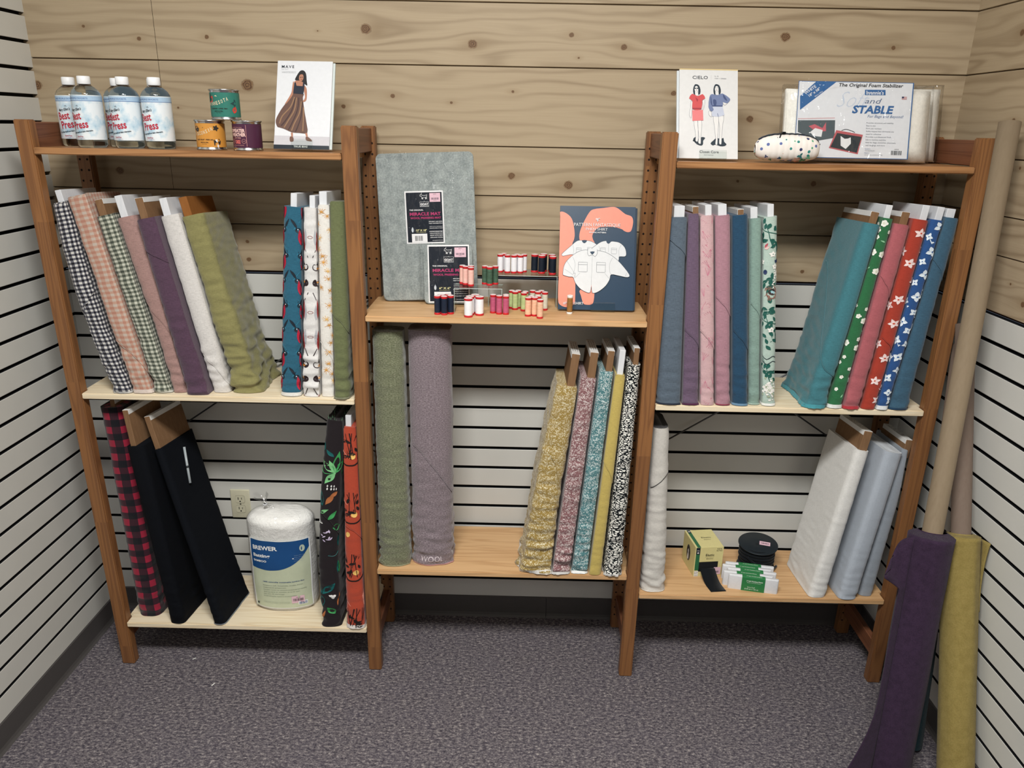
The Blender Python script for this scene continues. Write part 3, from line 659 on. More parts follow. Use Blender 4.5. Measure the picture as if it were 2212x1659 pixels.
def orange_art():
    k, y_, p_ = P('1E1716', .6), P('EDBE6C', .6), P('EBA594', .6); o = []
    for h in (.60, .40, .19): o += [stroke(smooth([(-.034, h+.012), (-.014, h-.006), (.010, h-.006), (.038, h+.018)], 4, False), .0045, k, 2), leaf(-.022, h+.018, .022, .010, .3, k, 2), leaf(.018, h+.038, .016, .009, 2.0, k, 2), ell(.006, h+.022, .007, .010, y_, 1, -.3)]
    for h in (.70, .50, .28, .08):
        r = random.Random(int(h*100))
        for i in range(8): a = r.uniform(1.1, 2.0); x = r.uniform(-.014, .02); o.append(stroke([(x, h-.09+r.random()*.02), (x+.05*math.cos(a), h-.09+.09*math.sin(a))], .0018, k, 2))
        for i in range(4): o.append(leaf(r.uniform(-.02, .02), h-.05+r.uniform(-.03, .03), .018, .008, r.uniform(0, 3), k, 3))
    for h in (.66, .49, .12):
        for i in range(8): o.append(stroke(smooth([(-.044, h+.0), (-.030+.002*i, h-.006-.003*i), (-.022+.002*i, h-.02-.002*i)], 3, False), .0010, p_, 2))
    for x, y in ((.03, .46), (-.012, .35), (.03, .585)): o.append(ell(x, y, .007, .009, y_, 1))
    for i in range(10): o.append(stroke(smooth([(.040, .19-.008*i), (.034, .15-.006*i), (.024+.001*i, .12-.006*i)], 3, False), .0022, p_, 2))
    for h in (.02, .012): o.append(leaf(.0, h, .02, .009, .5, k, 2))
    return o
make_bolt('bright orange bolt printed with black twigs and leaves', Bolt((.794, -.335, S1B), (.805, -.308, .890), .062, .054, .22, wr=.0012, seed=33, lim=(0.7540, 0.7955, 0.8283, 0.8260)), F('D4471C', .08), G3, board=(.035, 'w', .018, .18, -.006), selv=('ECE4DE', .014, .0015), art=orange_art(), flap=('R', .38, .33, -.02, .04))

HG, HM = heather('green_heather_wool', '4E523F', '6C7058', '8E917C'), heather('mauve_heather_wool', '5C5156', '7A6E74', '9C9196')
def wool(label, b, t, w0, w1, mat, seed, flap, art=None, selv=None):
    B = Bolt(b, t, w0, w1, w1*.98, cap=w1*.48, pw=.97, wr=.0022, seed=seed); B.Lc = PI/4*w1; B.half = 2*B.Lc+B.B-2*B.c
    return make_bolt(label, B, mat, 'wool rolls under the centre top shelf', cat='fabric roll', name='fabric_roll', flap=flap, layers=12, art=art, selv=selv)
wool('heathered green wool roll beside the second post', (.9270, -.310, S2M), (.9250, -.285, 1.190), .098, .094, HG, 41, None, selv=('A8A67E', .003, .0006))
wool('heathered mauve wool roll, the thicker one', (1.052, -.300, S2M), (1.048, -.275, 1.193), .130, .130, HM, 43, ('R', .42, .25, -.06, .10), art=[text('WOOL', .0, .014, .017, P('C9BEC2', .8), 2, 'C', cut=.006)], selv=('D08F8C', .003, .0006))
L1, L2, L3 = leopard('mustard_leopard', '957D43', 'CFC6A8'), leopard('rose_leopard', '7E585B', 'CDC1BF'), leopard('teal_leopard', '48757A', 'C4D0D0')
make_bolt('mustard yellow bolt with tiny white spot print, leftmost of the centre bay bolts', Bolt((1.398, -.333, S2M), (1.475, -.312, 1.040), .092, .070, .20, wr=.0042, seed=45, flare=.010, bend=-.010, lim=(0.8736, 0.8712, 1.4445, 1.5394)), L1, G4, board=(.100, 'b', .024, .17, .008), selv=('ECEAE4', .014, .003), flap=('R', .42, .22, -.01, .055))
make_bolt('dusty rose bolt with tiny white spot print', Bolt((1.474, -.335, S2M), (1.533, -.312, 1.068), .064, .060, .20, wr=.0036, seed=47, flare=.004, lim=(1.4445, 1.5394, 1.5075, 1.5894)), L2, G4, board=(.078, 'b', .024, .17, .010), selv=('ECEAE6', .010, .003))
make_bolt('grey-teal bolt with tiny white spot print', Bolt((1.537, -.328, S2M), (1.588, -.306, 1.088), .058, .050, .20, wr=.0034, seed=49, flare=.002, lim=(1.5075, 1.5894, 1.5650, 1.6337)), L3, G4, board=(.062, 'b', .020, .17, .008), selv=('ECEEEC', .008, .0025))
make_bolt('plain lemon yellow bolt in the centre bay', Bolt((1.586, -.333, S2M), (1.629, -.312, 1.080), .046, .036, .20, wr=.0008, seed=51, lim=(1.5650, 1.6337, 1.6115, 1.6626)), F('D2B84C', .10), G4, board=(.075, 'w', .018, .17, 0), flap=('L', .40, .32, -.02, .03))
make_bolt('black bolt with white pebble print beside the third post', Bolt((1.643, -.337, S2M), (1.668, -.312, 1.112), .058, .042, .20, wr=.0020, seed=53, lim=(1.6115, 1.6626, 1.6933, 1.6964)), pebble('pebble_print'), G4, board=(.050, 'b', .016, .17, .006), selv=('EDEDEA', .010, .004))

make_bolt('slate blue-grey bolt beside the third post, right bay middle shelf', Bolt((1.780, -.332, S3M), (1.764, -.318, 1.549), .074, .052, .20, wr=.0010, seed=61, lim=(1.7369, 1.7400, 1.8160, 1.7632)), F('66788A'), G5, board=(.030, 'w', .030, .18, 0), selv=('2C3448', .005, .0012), flap=('R', .49, .44, -.025, .035))
make_bolt('mauve purple bolt with a low brown board', Bolt((1.843, -.330, S3M), (1.803, -.310, 1.558), .056, .040, .20, wr=.0010, seed=63, lim=(1.8160, 1.7632, 1.8710, 1.7800)), F('7F6683'), G5, board=(.018, 'b', .016, .17, .008), selv=('6E2F5C', .006, .0012), flap=('R', .23, .17, -.02, .035))
def needles(x, y, r):
    a = r.uniform(0, 6.28); return [stroke([(x, y), (x+.024*math.cos(a+d), y+.024*math.sin(a+d))], .0008, P('C97F93', .6), 1) for d in (-.3, -.1, .12, .35)]
make_bolt('pale pink bolt printed with darker pink needle lines', Bolt((1.894, -.328, S3M), (1.839, -.312, 1.554), .046, .044, .20, wr=.0008, seed=65, lim=(1.8710, 1.7800, 1.9187, 1.8164)), F('DDB2B6', .08), G5, board=(.028, 'w', .018, .18, .008), art=strew(62, -.04, .04, .02, .55, needles, 8, .014), flap=('R', .23, .17, -.02, .03))
make_bolt('plain rose pink bolt right of the needle-print bolt', Bolt((1.943, -.326, S3M), (1.885, -.308, 1.555), .045, .046, .20, wr=.0010, seed=67, lim=(1.9187, 1.8164, 1.9678, 1.8648)), F('C28C9C', .12), G5, board=(.030, 'w', .024, .18, .002), selv=('A8405C', .004, .0012), flap=('R', .33, .27, -.02, .03))
make_bolt('deep petrol blue bolt between the rose pink and mint bolts', Bolt((1.994, -.326, S3M), (1.935, -.306, 1.557), .048, .046, .20, wr=.0010, seed=69, lim=(1.9678, 1.8648, 2.0195, 1.9173)), F('24587C', .14), G5, board=(.014, 'b', .016, .17, .004), selv=('6E9CC0', .007, .0008), flap=('R', .23, .17, -.02, .03))
make_bolt('plain mint green bolt', Bolt((2.040, -.314, S3M), (1.984, -.296, 1.548), .038, .034, .20, wr=.0008, seed=71, lim=(2.0195, 1.9173, 2.0583, 1.9529)), F('8DB0A4', .14), G5, board=(.030, 'w', .020, .18, -.004), selv=('A5C0B2', .004, .0012), flap=('R', .31, .26, -.015, .025))
def garden():
    g, w_, n_, br, pk = P('1E5A50', .6), P('F1EFEA', .6), P('26355C', .6), P('7E5A50', .6), P('B54A58', .6); o = []; r = random.Random(3)
    for h in (.53, .27, .12):
        o.append(stroke(smooth([(-.03, h), (-.005, h-.012), (.015, h-.018), (.036, h-.020)], 3, False), .0022, g, 1)); o.append(stroke(smooth([(-.018, h+.03), (-.004, h-.01), (0, h-.035), (.006, h-.06)], 3, False), .0016, g, 1))
        for i in range(9): o.append(leaf(-.018+.009*(i % 5), h+.012-.022*(i//3), .017, .009, r.choice((.5, 1.2, 2.2, 3.6, 4.4, 5.6)), g, 2))
    for h in (.49, .37, .30, .20): o += [leaf(r.uniform(-.026, .024), h+r.uniform(-.016, .016), .018, .009, r.uniform(0, 6.2), g, 2) for _ in range(8)]+[stroke([(-.02, h-.014), (.004, h), (.026, h+.006)], .0014, g, 1)]
    for x, y in ((.006, .455), (.012, .42), (-.022, .435), (.004, .235), (.018, .40)): o += flower(x, y, .009, 5, w_, 3, .3, .7, g)
    o += [leaf(-.014, .472, .014, .010, .4, P('D9B8B4', .6), 3), leaf(-.014, .475, .016, .006, .9, pk, 4), ell(-.012, .405, .006, .007, n_, 3), leaf(.018, .43, .014, .009, 1.0, n_, 3), leaf(.020, .43, .012, .008, 2.4, n_, 3)]
    o += [ell(.006, .345, .015, .019, br, 3, n=20), ell(.006, .347, .009, .009, P('3A2A2C', .6), 4), ell(.004, .347, .003, .004, P('9CC3CC', .5), 5), ell(.009, .345, .003, .004, P('9CC3CC', .5), 5)]
    for i in range(14): a = r.uniform(0, 6.28); o.append(stroke([(.006+.010*math.cos(a), .345+.012*math.sin(a)), (.006+.021*math.cos(a+.5), .345+.025*math.sin(a+.5))], .0012, P('9A7064', .6), 3))
    for i in range(90): x, y = r.gauss(.002, .009), r.gauss(.055, .014); o.append(ell(x, y, .0034, .0030, w_ if i % 4 else P('A8B49A', .6), 3+i % 3, n=7))
    for i in range(26): o.append(ell(r.gauss(.018, .005), r.gauss(.385, .018), .0024, .0024, w_, 3, n=6))
    for h in (.10, .085): o.append(stroke(smooth([(-.024, h+.06), (-.006, h+.045), (.008, h+.055), (.022, h+.05)], 3, False), .0020, P('22303A', .6), 2))
    return o
make_bolt('pale mint bolt printed with leaves, blossoms and a bird nest', Bolt((2.079, -.322, S3M), (2.021, -.300, 1.553), .043, .045, .20, wr=.0008, seed=73, lim=(2.0583, 1.9529, 2.1438, 2.1815)), F('B7D0C4', .08), G5, board=(.034, 'w', .018, .18, .004), selv=('EDEEEA', .008, .0008), art=garden())

make_bolt('large turquoise bolt, thickest on the right bay middle shelf', Bolt((2.217, -.335, S3M), (2.308, -.315, 1.541), .054, .048, .22, wr=.0020, seed=75, flare=.006, lim=(2.1438, 2.1815, 2.2510, 2.3885)), F('3B8A97', .12), G6, board=(.032, 'b', .022, .19, -.002), selv=('38A6B4', .012, .004), flap=('L', .42, .10, -.20, .022), layers=3)
def gflo(x, y, r):
    if r.random() < .25: return [leaf(x, y, .012, .004, r.uniform(0, 6), P('8FC79E', .6), 1)]
    s_ = r.choice((.0055, .0065, .009)); return [ell(x+s_*.6*math.cos(a), y+s_*.6*math.sin(a), s_*.5, s_*.5, P('EDEFE6', .6), 2, n=9) for a in [2*PI*i/5 for i in range(5)]]+[ell(x, y, s_*.4, s_*.4, P('D9DCC8', .6), 3, n=8)]
make_bolt('kelly green bolt printed with small white blossoms', Bolt((2.277, -.330, S3M), (2.343, -.312, 1.557), .044, .042, .20, wr=.0008, seed=77, lim=(2.2510, 2.3885, 2.2970, 2.4171)), F('1F7F48', .10), G6, board=(.036, 'w', .018, .18, .002), selv=('E9EDE8', .012, .001), art=strew(34, -.04, .035, .03, .55, gflo, 5, .019))
make_bolt('coral pink bolt between the green and red flower bolts', Bolt((2.322, -.335, S3M), (2.387, -.314, 1.541), .054, .048, .20, wr=.0012, seed=79, lim=(2.2970, 2.4171, 2.3520, 2.4624)), F('C8656E', .10), G6, board=(.034, 'b', .022, .18, .006), selv=('D02C3C', .009, .003), flap=('R', .40, .34, -.02, .03))
def rflo(): return sum([flower(x, y, .0145, 5, P('EFD8D6', .6), 2, .3+i, .52, P('C2492B', .6)) for i, (x, y) in enumerate([(.004, .525), (-.002, .44), (-.004, .335), (.0, .265), (.002, .16), (-.006, .09), (.012, .03), (-.026, .315), (.022, .39), (.022, .065), (-.03, .47), (.026, .48), (-.028, .2)])], [])
make_bolt('red-orange bolt printed with white five-petal flowers', Bolt((2.377, -.333, S3M), (2.438, -.314, 1.555), .044, .046, .20, wr=.0008, seed=81, lim=(2.3520, 2.4624, 2.3965, 2.5131)), F('C63A1E', .08), G6, board=(.040, 'w', .020, .18, .008), art=rflo(), flap=('R', .22, .18, -.02, .03))
def bflo():
    w_ = P('DDE8F0', .6); o = []
    for i, (x, y) in enumerate([(.008, .545), (-.012, .515), (.006, .475), (-.010, .445), (.006, .41), (-.014, .385), (.002, .345), (.006, .30), (-.016, .27), (.004, .245), (-.018, .215), (.010, .205), (.0, .165), (.008, .125), (-.012, .10), (.002, .055), (.014, .03), (.02, .36), (.022, .46), (-.026, .33), (-.026, .16), (.024, .26)]):
        o += flower(x, y, .0115 if i % 2 else .015, 4, w_, 2, .6+i*.7, .68, P('2E5F9C', .6))
        if i % 3 == 1: o += [stroke([(x, y), (x+.012, y-.018)], .0016, w_, 1), leaf(x+.010, y-.014, .006, .004, 0, w_, 1)]
    return o
make_bolt('royal blue bolt printed with pale four-petal flowers', Bolt((2.414, -.334, S3M), (2.484, -.314, 1.555), .040, .043, .20, wr=.0008, seed=83, lim=(2.3965, 2.5131, 2.4355, 2.5505)), F('2560A8', .10), G6, board=(.036, 'w', .020, .18, .004), selv=('E6EAEC', .013, .001), art=bflo())
make_bolt('steel blue linen bolt against the rightmost post', Bolt((2.466, -.332, S3M), (2.519, -.314, 1.562), .058, .048, .20, wr=.0010, seed=85, lim=(2.4355, 2.5505, 2.5445, 2.5486)), F('3F6F8C', .14), G6, board=(.024, 'w', .024, .18, .0), selv=('1E4C70', .006, .001), flap=('R', .45, .39, -.02, .035))

make_bolt('off-white canvas roll behind the third post, bottom right bay', Bolt((1.786, -.318, S3B), (1.77, -.296, .905), .082, .050, .16, wr=.0020, seed=91, cap=.03, pw=.9, lim=(1.7349, 1.7380, 2.5418, 2.5459)), F('D6D2CA', .10), G7, selv=('E0DCD2', .003, .0008), flap=('L', .37, .42, -.03, .04), topmat=F('3A3A3E', .1))
make_bolt('creamy white bolt with a brown board, leaning right', Bolt((2.322, -.328, S3B), (2.399, -.300, .846), .058, .044, .215, wr=.0008, seed=93, yaw=-.04, lim=(1.7349, 1.7380, 2.3700, 2.5099)), F('E3E2DE', .08), G7, board=(.062, 'b', .026, .17, .004), layers=3)
make_bolt('blue-white interfacing bolt, thickest of the bottom right bay', Bolt((2.420, -.335, S3B), (2.492, -.312, .848), .062, .058, .205, wr=.0006, seed=95, yaw=-.05, lim=(2.3700, 2.5099, 2.4575, 2.5816)), F('B4BECB', .06), G7, layers=4, topmat=F('C9CFD6', .06))
make_bolt('light grey interfacing bolt behind the blue-white one by the right post', Bolt((2.487, -.312, S3B), (2.542, -.290, .848), .046, .040, .19, wr=.0006, seed=97, lim=(2.4575, 2.5816, 2.5418, 2.5459)), F('9CA6B2', .06), G7, board=(.030, 'b', .020, .16, .002), layers=3)

# ================================================================ things on the shelves
def cylmap(r, a0=0., z0=0.):
    """x runs round the front of a cylinder, y up"""
    return lambda x, y, l: Vector(((r+l)*math.sin(x/r+a0), -(r+l)*math.cos(x/r+a0), z0+y))
# ---- spray starch bottles
BOT = mat_bottle(); CAPW = P('EDEEF0', .4)
def lab_mat():
    n = NT('bottle_label_print'); a = n.noise(n.coord(), 24., 3., .6); z = n.sep(n.coord())[2]
    return n.fin(n.ramp(a, [(.30, '7FAAC6'), (.40, 'B8D0DE'), (.52, 'DCE4E9'), (.7, 'E2E7EA')]), .35, .4)
LABM = lab_mat()
bt = thing('starch_bottle', 'clear starch bottle, rightmost of the front bottles on the left top shelf', 'bottle', (.302, -.25, S1T), group='starch bottles on the left top shelf')
prof = [(0, .001), (.030, .0), (.0365, .002), (.0385, .008), (.0388, .040), (.0386, .134), (.0378, .142), (.0330, .151), (.0240, .1595), (.0165, .1645), (.0148, .168), (.0148, .174)]
mb = MB(); mb.lathe(prof+[(0, .174)], BOT, 40); mb.build('bottle_body', bt)
mb = MB(); cp = [(.0150, .166), (.0166, .167), (.0170, .168), (.0168, .186), (.0155, .1875), (0, .1875)]; mb.lathe(cp, CAPW, 36); mb.build('cap', bt)
mb = MB(); r_ = .0391; f1 = cylmap(r_, -.22); f0 = lambda x, y, l: f1(x, .0215+(y-.024)*1.142, l)
mb.grid(lambda u, v: f0(u, v, 0), _lin(-.090, .090, 60), _lin(.024, .126, 3), LABM)
c_b, c_r, c_k = P('4E6FA6', .4), P('B8283C', .4), P('15222E', .4); tt = []
tt += [rect(-.090+i*.006, .1135, -.084+i*.006, .124, P('A9C4DC', .4), 1) for i in range(30)]
tt += [rect(-.090+i*.006, .1125, -.084+i*.006, .1135, c_b, 2) for i in range(30)]
tt += [text('AND PEOPLE FAVORITE', 0, .1165, .0038, c_b, 2, 'C', w=.062, bold=.01, cut=.004)]
tt += [poly([(-.004, .1), (.004, .1), (0, .104)], P('8E9AA6', .4), 2)]
tt += [text("Mary Ellen's", -.006, .090, .0062, c_k, 3, 'C', w=.033, sh=.3, bold=.02, cut=.004, rot=.12)]
tt += [text('Best', -.009, .070, .0175, c_r, 3, 'C', w=.034, bold=.022, cut=.004, rot=.10), text('Press', .002, .050, .0175, c_r, 3, 'C', w=.044, bold=.022, cut=.004, rot=.12)]
tt += [text('The Clear Starch and Sizing Alternative', .002, .0405, .0034, c_k, 3, 'C', w=.062, sh=.2, bold=.03, cut=.004, rot=.12)]
tt += [text('Scent-Free', -.004, .0300, .0030, c_r, 3, 'C', w=.020, bold=.02, cut=.004), text('16.9 FL OZ (500 mL)', -.004, .0265, .0016, c_r, 3, 'C', w=.026, cut=.004)]
mb.art(tt, f0); mb.build('label', bt)
for x, y, rz, lb in ((.108, -.25, .0, 'clear starch bottle standing second from the left end in the front row'), (.214, -.25, .0, 'clear starch bottle just left of the rightmost pair, in the front row'),
                     (.022, -.175, .30, 'leftmost clear starch bottle, partly behind its neighbour, beside the left post'), (.155, -.165, .05, 'clear starch bottle in the back row behind the middle front bottle'), (.262, -.168, -.1, 'clear starch bottle almost hidden behind the rightmost front bottle')):
    dup(bt, (x, y, S1T), rz, lb)
# ---- tin candles
def tin(name_lbl, loc, rz, base, art):
    t = thing('tin_candle', name_lbl, 'candle', loc, rz, 'tin candles stacked in a pyramid'); t.scale = (1.12, 1.12, 1.08); mb = MB(); R_ = .0345
    mb.lathe([(0, .001), (R_-.002, .0), (R_+.0015, .0010), (R_+.0018, .0028), (R_, .0045), (R_, .0685), (R_+.0016, .0705), (R_+.0026, .0725), (R_+.0016, .0740), (R_-.0015, .0735), (R_-.003, .0705)], TIN, 44); mb.build('tin_body', t)
    mb = MB(); mb.lathe([(R_-.0025, .0708), (R_-.006, .0712), (R_-.008, .0690), (.006, .0690), (0, .0690)], TIN, 40); mb.build('lid', t)
    mb = MB(); f = cylmap(R_+.0004, 0.); mb.grid(lambda u, v: f(u, v, 0), _lin(-.104, .104, 64), [.0075, .0655], P(base, .4)); mb.art(art, f); mb.build('label_wrap', t)
    return t
ck = P('D9CDAE', .4); dk = P('2C2724', .4)
def arch(word, x0, x1, y0, rise, h, mat, wch):
    o = []; n = len(word)
    for i, c in enumerate(word):
        f = i/(n-1); x = x0+(x1-x0)*f; o.append(text(c, x, y0+rise*f-.004*math.sin(PI*f), h, mat, 3, 'C', w=wch*(.35 if c == 'I' else 1), bold=.02, cut=.004, rot=rise/(x1-x0)))
    return o
tg = P('2F2A33', .4)
a1 = arch('MINNESOTA', -.029, .020, .0345, .012, .0085, ck, .0042)+[leaf(-.028, .041, .020, .013, 1.0, P('C4453A', .4), 2), leaf(-.028, .040, .024, .006, 1.45, dk, 3), poly([(-.012, .057), (-.003, .0555), (-.007, .059)], ck, 2)]
a1 += [text('WILDWOOD - LUPINE - FERN', -.003, .026, .0026, dk, 3, 'C', w=.043, bold=.03, cut=.004), text('SOOTH & WELL', -.003, .020, .0024, dk, 3, 'C', w=.022, bold=.03, cut=.004), text('SOY WAX', -.003, .0165, .0018, dk, 3, 'C', w=.013, cut=.004)]
a1 += [leaf(.034, .016, .018, .012, 1.3, P('C4453A', .4), 2)]+[leaf(.036, .030+i*.005, .010, .004, 1.2+i, P('274648', .4), 2) for i in range(5)]
a2 = arch('WISCONSIN', -.031, .016, .036, .012, .0085, ck, .0042)+[ell(-.026, .0535, .008, .005, dk, 2, .2), ell(-.022, .050, .006, .005, dk, 2), stroke([(-.018, .053), (-.004, .0555)], .0012, dk, 2)]
a2 += flower(.026, .054, .008, 5, dk, 2)+[poly([(.018, .026), (.032, .028), (.036, .022), (.034, .014), (.030, .014), (.029, .020), (.022, .018), (.021, .012), (.019, .012)], dk, 2), poly([(.022, .026), (.025, .020), (.028, .020), (.027, .027)], WHT, 3), leaf(.028, .006, .010, .004, 1.6, WHT, 3)]
a2 += [text('DARK VIOLET - FRESH AIR', -.004, .0245, .0028, dk, 3, 'C', w=.042, bold=.03, cut=.004), text('SOOTH & WELL', -.004, .0180, .0024, dk, 3, 'C', w=.020, bold=.03, cut=.004), text('SOY WAX', -.004, .0145, .0018, dk, 3, 'C', w=.012, cut=.004)]
pk = P('E2A79C', .4); x0_, x1_, y0_, y1_ = -.031, .012, .011, .0625
a3 = [rect(x0_, y0_, x1_, y0_+.0006, pk, 2), rect(x0_, y1_, x1_, y1_+.0006, pk, 2), rect(x1_, y0_, x1_+.0006, y1_, pk, 2)]
a3 += [text('SWEATER', -.010, .0455, .0080, P('F0C9C0', .4), 3, 'C', w=.040, bold=.035, cut=.004), text('WEATHER', -.009, .0355, .0080, P('F0C9C0', .4), 3, 'C', w=.040, bold=.035, cut=.004), text('THE CRAFTED PAPER CANDLE', -.012, .056, .0018, pk, 3, 'C', w=.030, cut=.004)]
a3 += [text('SOY WAX', -.010, .0300, .0030, pk, 3, 'C', w=.018, bold=.02, cut=.004), text('CANDLE', -.010, .0180, .0085, P('DB6F6A', .4), 3, 'C', w=.014, bold=.05, cut=.004), text('NET WT 8 OZ SOOTH & WELL MADE', -.010, .0128, .0018, pk, 3, 'C', w=.030, cut=.004)]
for cx in (-.0245, .0060): a3.append(stroke([(cx+.0052*math.cos(a), .0235+.0052*math.sin(a)) for a in _lin(0, 2*PI, 18)], .0005, pk, 3)); a3.append(text('8 OZ', cx, .0225, .0020, pk, 3, 'C', w=.005, cut=.003))
tin('amber yellow candle tin, lower left of the three-tin pyramid', (.4450, -.25, S1T), 0, 'C98D3E', a2)
tin('plum candle tin, lower right of the three-tin pyramid', (.5480, -.25, S1T), -.10, '48233C', a3)
tin('green candle tin balanced on top of the other two tins', (.4930, -.248, S1T+.0802), -.05, '2F7467', a1)

# ---- sewing-pattern packets standing on clear easels
def packet(label, org, w, h, tilt, th, facecol, art, sidecol='D8DADC', back='E4E4E2', grp=None):
    t = thing('pattern_packet', label, 'sewing pattern', org, group=grp, rot=(-tilt, 0, 0)); mb = MB(); mb.box(0, w, 0, th, 0, h, P(sidecol, .5), .001); mb.build('envelope', t)
    if art:
        mb = MB(); mb.art([rect(.0004, .0004, w-.0004, h-.0004, P(facecol, .38), 1)], flat((0, -.0002, 0), (1, 0, 0), (0, 0, 1), (0, -1, 0))); mb.art(art, flat((0, -.0004, 0), (1, 0, 0), (0, 0, 1), (0, -1, 0))); mb.build('cover', t)
    return t
def easel(org, w, tilt, lip, label):
    t = thing('display_easel', label, 'display stand', org, rot=(-tilt, 0, 0)); mb = MB(); s_, c_ = math.sin(tilt), math.cos(tilt)
    mb.box(-w/2, w/2, .0185, .0215, .010, .12, ACR, .0008); mb.build('back_plate', t)
    mb = MB(); mb.box(-w/2, w/2, -.010, .004, -.0040, -.0012, ACR, .0006); mb.box(-w/2, w/2, -.010, -.0072, -.0012, lip, ACR, .0006); mb.build('front_lip', t)
    mb = MB(); q = [(0, .020, .118), (0, .020, .112)]; foot = Vector((0, .118*s_+.020+.055, 0)); M = Matrix.Rotation(tilt, 3, 'X')
    a = Vector((0, .0215, .100)); g = M @ Vector((0, .075, -.0)); mb.add([(-w*.25, .0217, .105), (w*.25, .0217, .105), (w*.25, .068, (.068*s_-.0045)/c_), (-w*.25, .068, (.068*s_-.0045)/c_)], [(0, 1, 2, 3)], ACR); mb.build('rear_strut', t)
    return t
# MAVE packet
q = Quad((195, 90), (1105, 97), (970, 1555), (80, 1530), .156, .256)
sk, hr, nv, bn, bn2, bn3 = P('A9765E', .5), P('1B1719', .5), P('151C2C', .5), P('5F443A', .5), P('8A6A4E', .5), P('3E2A28', .5)
mv = [poly(q((85, 1462), (972, 1492), (970, 1555), (80, 1530)), P('16202B', .4), 3), poly(q((100, 1315), (985, 1345), (972, 1492), (85, 1462)), P('BFBDC2', .4), 2)]
mv += [poly(smooth(q((432, 632), (380, 700), (280, 820), (200, 930), (130, 1070), (150, 1170), (190, 1188), (260, 1210), (380, 1265), (500, 1278), (632, 1275), (625, 1100), (600, 900), (585, 700), (598, 640)), 3), bn, 3)]
for A in (((450, 690), (380, 850), (240, 1000), (190, 1120)), ((480, 700), (440, 900), (330, 1080), (260, 1190)), ((560, 760), (520, 950), (430, 1120), (380, 1240)), ((590, 860), (580, 1050), (560, 1250))): mv.append(stroke(smooth(q(*A), 4, False), .0034, bn2, 4))
for A in (((465, 700), (400, 900), (300, 1060), (215, 1160)), ((520, 700), (490, 900), (400, 1100), (330, 1230)), ((575, 760), (545, 1000), (480, 1180), (440, 1260))): mv.append(stroke(smooth(q(*A), 4, False), .0030, bn3, 5))
mv += [poly(smooth(q((440, 430), (420, 520), (400, 620), (330, 740), (290, 800), (320, 790), (400, 690), (445, 600), (460, 500)), 3), sk, 4), poly(smooth(q((610, 500), (650, 540), (655, 640), (640, 740), (600, 770), (575, 770), (620, 700), (610, 600)), 3), sk, 4)]
mv += [poly(smooth(q((455, 440), (500, 420), (560, 420), (620, 450), (610, 510), (590, 515), (480, 515)), 3), sk, 3), poly(q((460, 450), (480, 450), (490, 505), (590, 512), (600, 450), (625, 455), (615, 560), (595, 645), (430, 632), (440, 560)), nv, 5)]
mv += [poly(smooth(q((560, 260), (620, 255), (655, 310), (660, 420), (665, 500), (620, 470), (590, 440), (540, 420), (470, 410), (500, 340)), 3), hr, 4), poly(smooth(q((550, 330), (600, 320), (612, 370), (590, 420), (560, 430), (535, 400)), 3), sk, 6), ell(*q((565, 368))[0], .0022, .0010, hr, 7), ell(*q((596, 366))[0], .0018, .0009, hr, 7), ell(*q((577, 405))[0], .0022, .0008, P('7E3A36', .5), 7)]
mv += [poly(q((368, 1268), (400, 1272), (398, 1360), (372, 1355)), sk, 3), poly(q((595, 1280), (632, 1278), (640, 1350), (612, 1345)), sk, 3), poly(smooth(q((350, 1340), (400, 1345), (405, 1410), (350, 1415)), 3), P('6B4A3E', .5), 4), poly(smooth(q((605, 1345), (650, 1350), (700, 1400), (690, 1418), (610, 1400)), 3), P('6B4A3E', .5), 4)]
p0 = q((258, 212))[0]; mv += [text('MAVE', p0[0], p0[1], .0078, NAVY, 5, 'L', w=.035, bold=.005, sp=1.3)]
p0 = q((255, 240))[0]; mv += [text('SKIRT', p0[0], p0[1], .0022, P('8A8E92', .5), 5, 'L', w=.019, sp=1.4)]
p0 = q((262, 285))[0]; mv += [text('SEWING PATTERN SIZES 0-18', p0[0], p0[1], .0016, P('8A8E92', .5), 5, 'L', w=.038), stroke(q((250, 265), (500, 272)), .0003, P('A0A4A8', .5), 5), stroke(q((250, 292), (500, 298)), .0003, P('A0A4A8', .5), 5)]
p0 = q((402, 1512))[0]; mv += [text('TRUE BIAS', p0[0], p0[1], .0050, WHT, 5, 'L', w=.039, bold=.015)]
TL_ = .40
packet('white skirt pattern packet with a woman in a long brown skirt', (.6235, -.264, S1T+.0065), .156, .256, TL_, .006, 'D6D8DC', mv, grp='skirt pattern packets')
packet('matching white packet tucked behind the skirt pattern, edge showing on the right', (.6290, -.2560, S1T+.0065), .156, .252, TL_, .008, 'E0E4E4', None, 'C9D2D0', grp='skirt pattern packets')
easel((.704, -.264, S1T+.0065), .060, TL_, .026, 'clear easel holding the skirt pattern packets')
# CIELO packet
q = Quad((135, 95), (1085, 118), (1085, 1545), (128, 1545), .164, .258)
rd, rd2, bl, bl2, lg, ink, ow = P('C54B4E', .5), P('D9787A', .5), P('6A779B', .5), P('3C4A72', .5), P('B9BFD0', .5), P('1D2C38', .5), P('DAD9D8', .5)
ln = P('74767E', .5); ci = []
for cx, top in ((404, 'r'), (735, 'b')):
    d = cx-404
ci += [poly(smooth(q((360, 1230), (400, 1200), (440, 1230), (500, 1200), (555, 1215), (520, 1260), (520, 1310), (490, 1340), (420, 1320), (370, 1270)), 2), ink, 2), poly(smooth(q((640, 1300), (690, 1250), (740, 1210), (800, 1230), (850, 1210), (860, 1270), (900, 1310), (870, 1340), (800, 1345), (720, 1320), (680, 1335)), 2), ink, 2)]
ci += [poly(smooth(q((350, 1255), (400, 1235), (410, 1270), (370, 1275)), 2), ink, 2)]
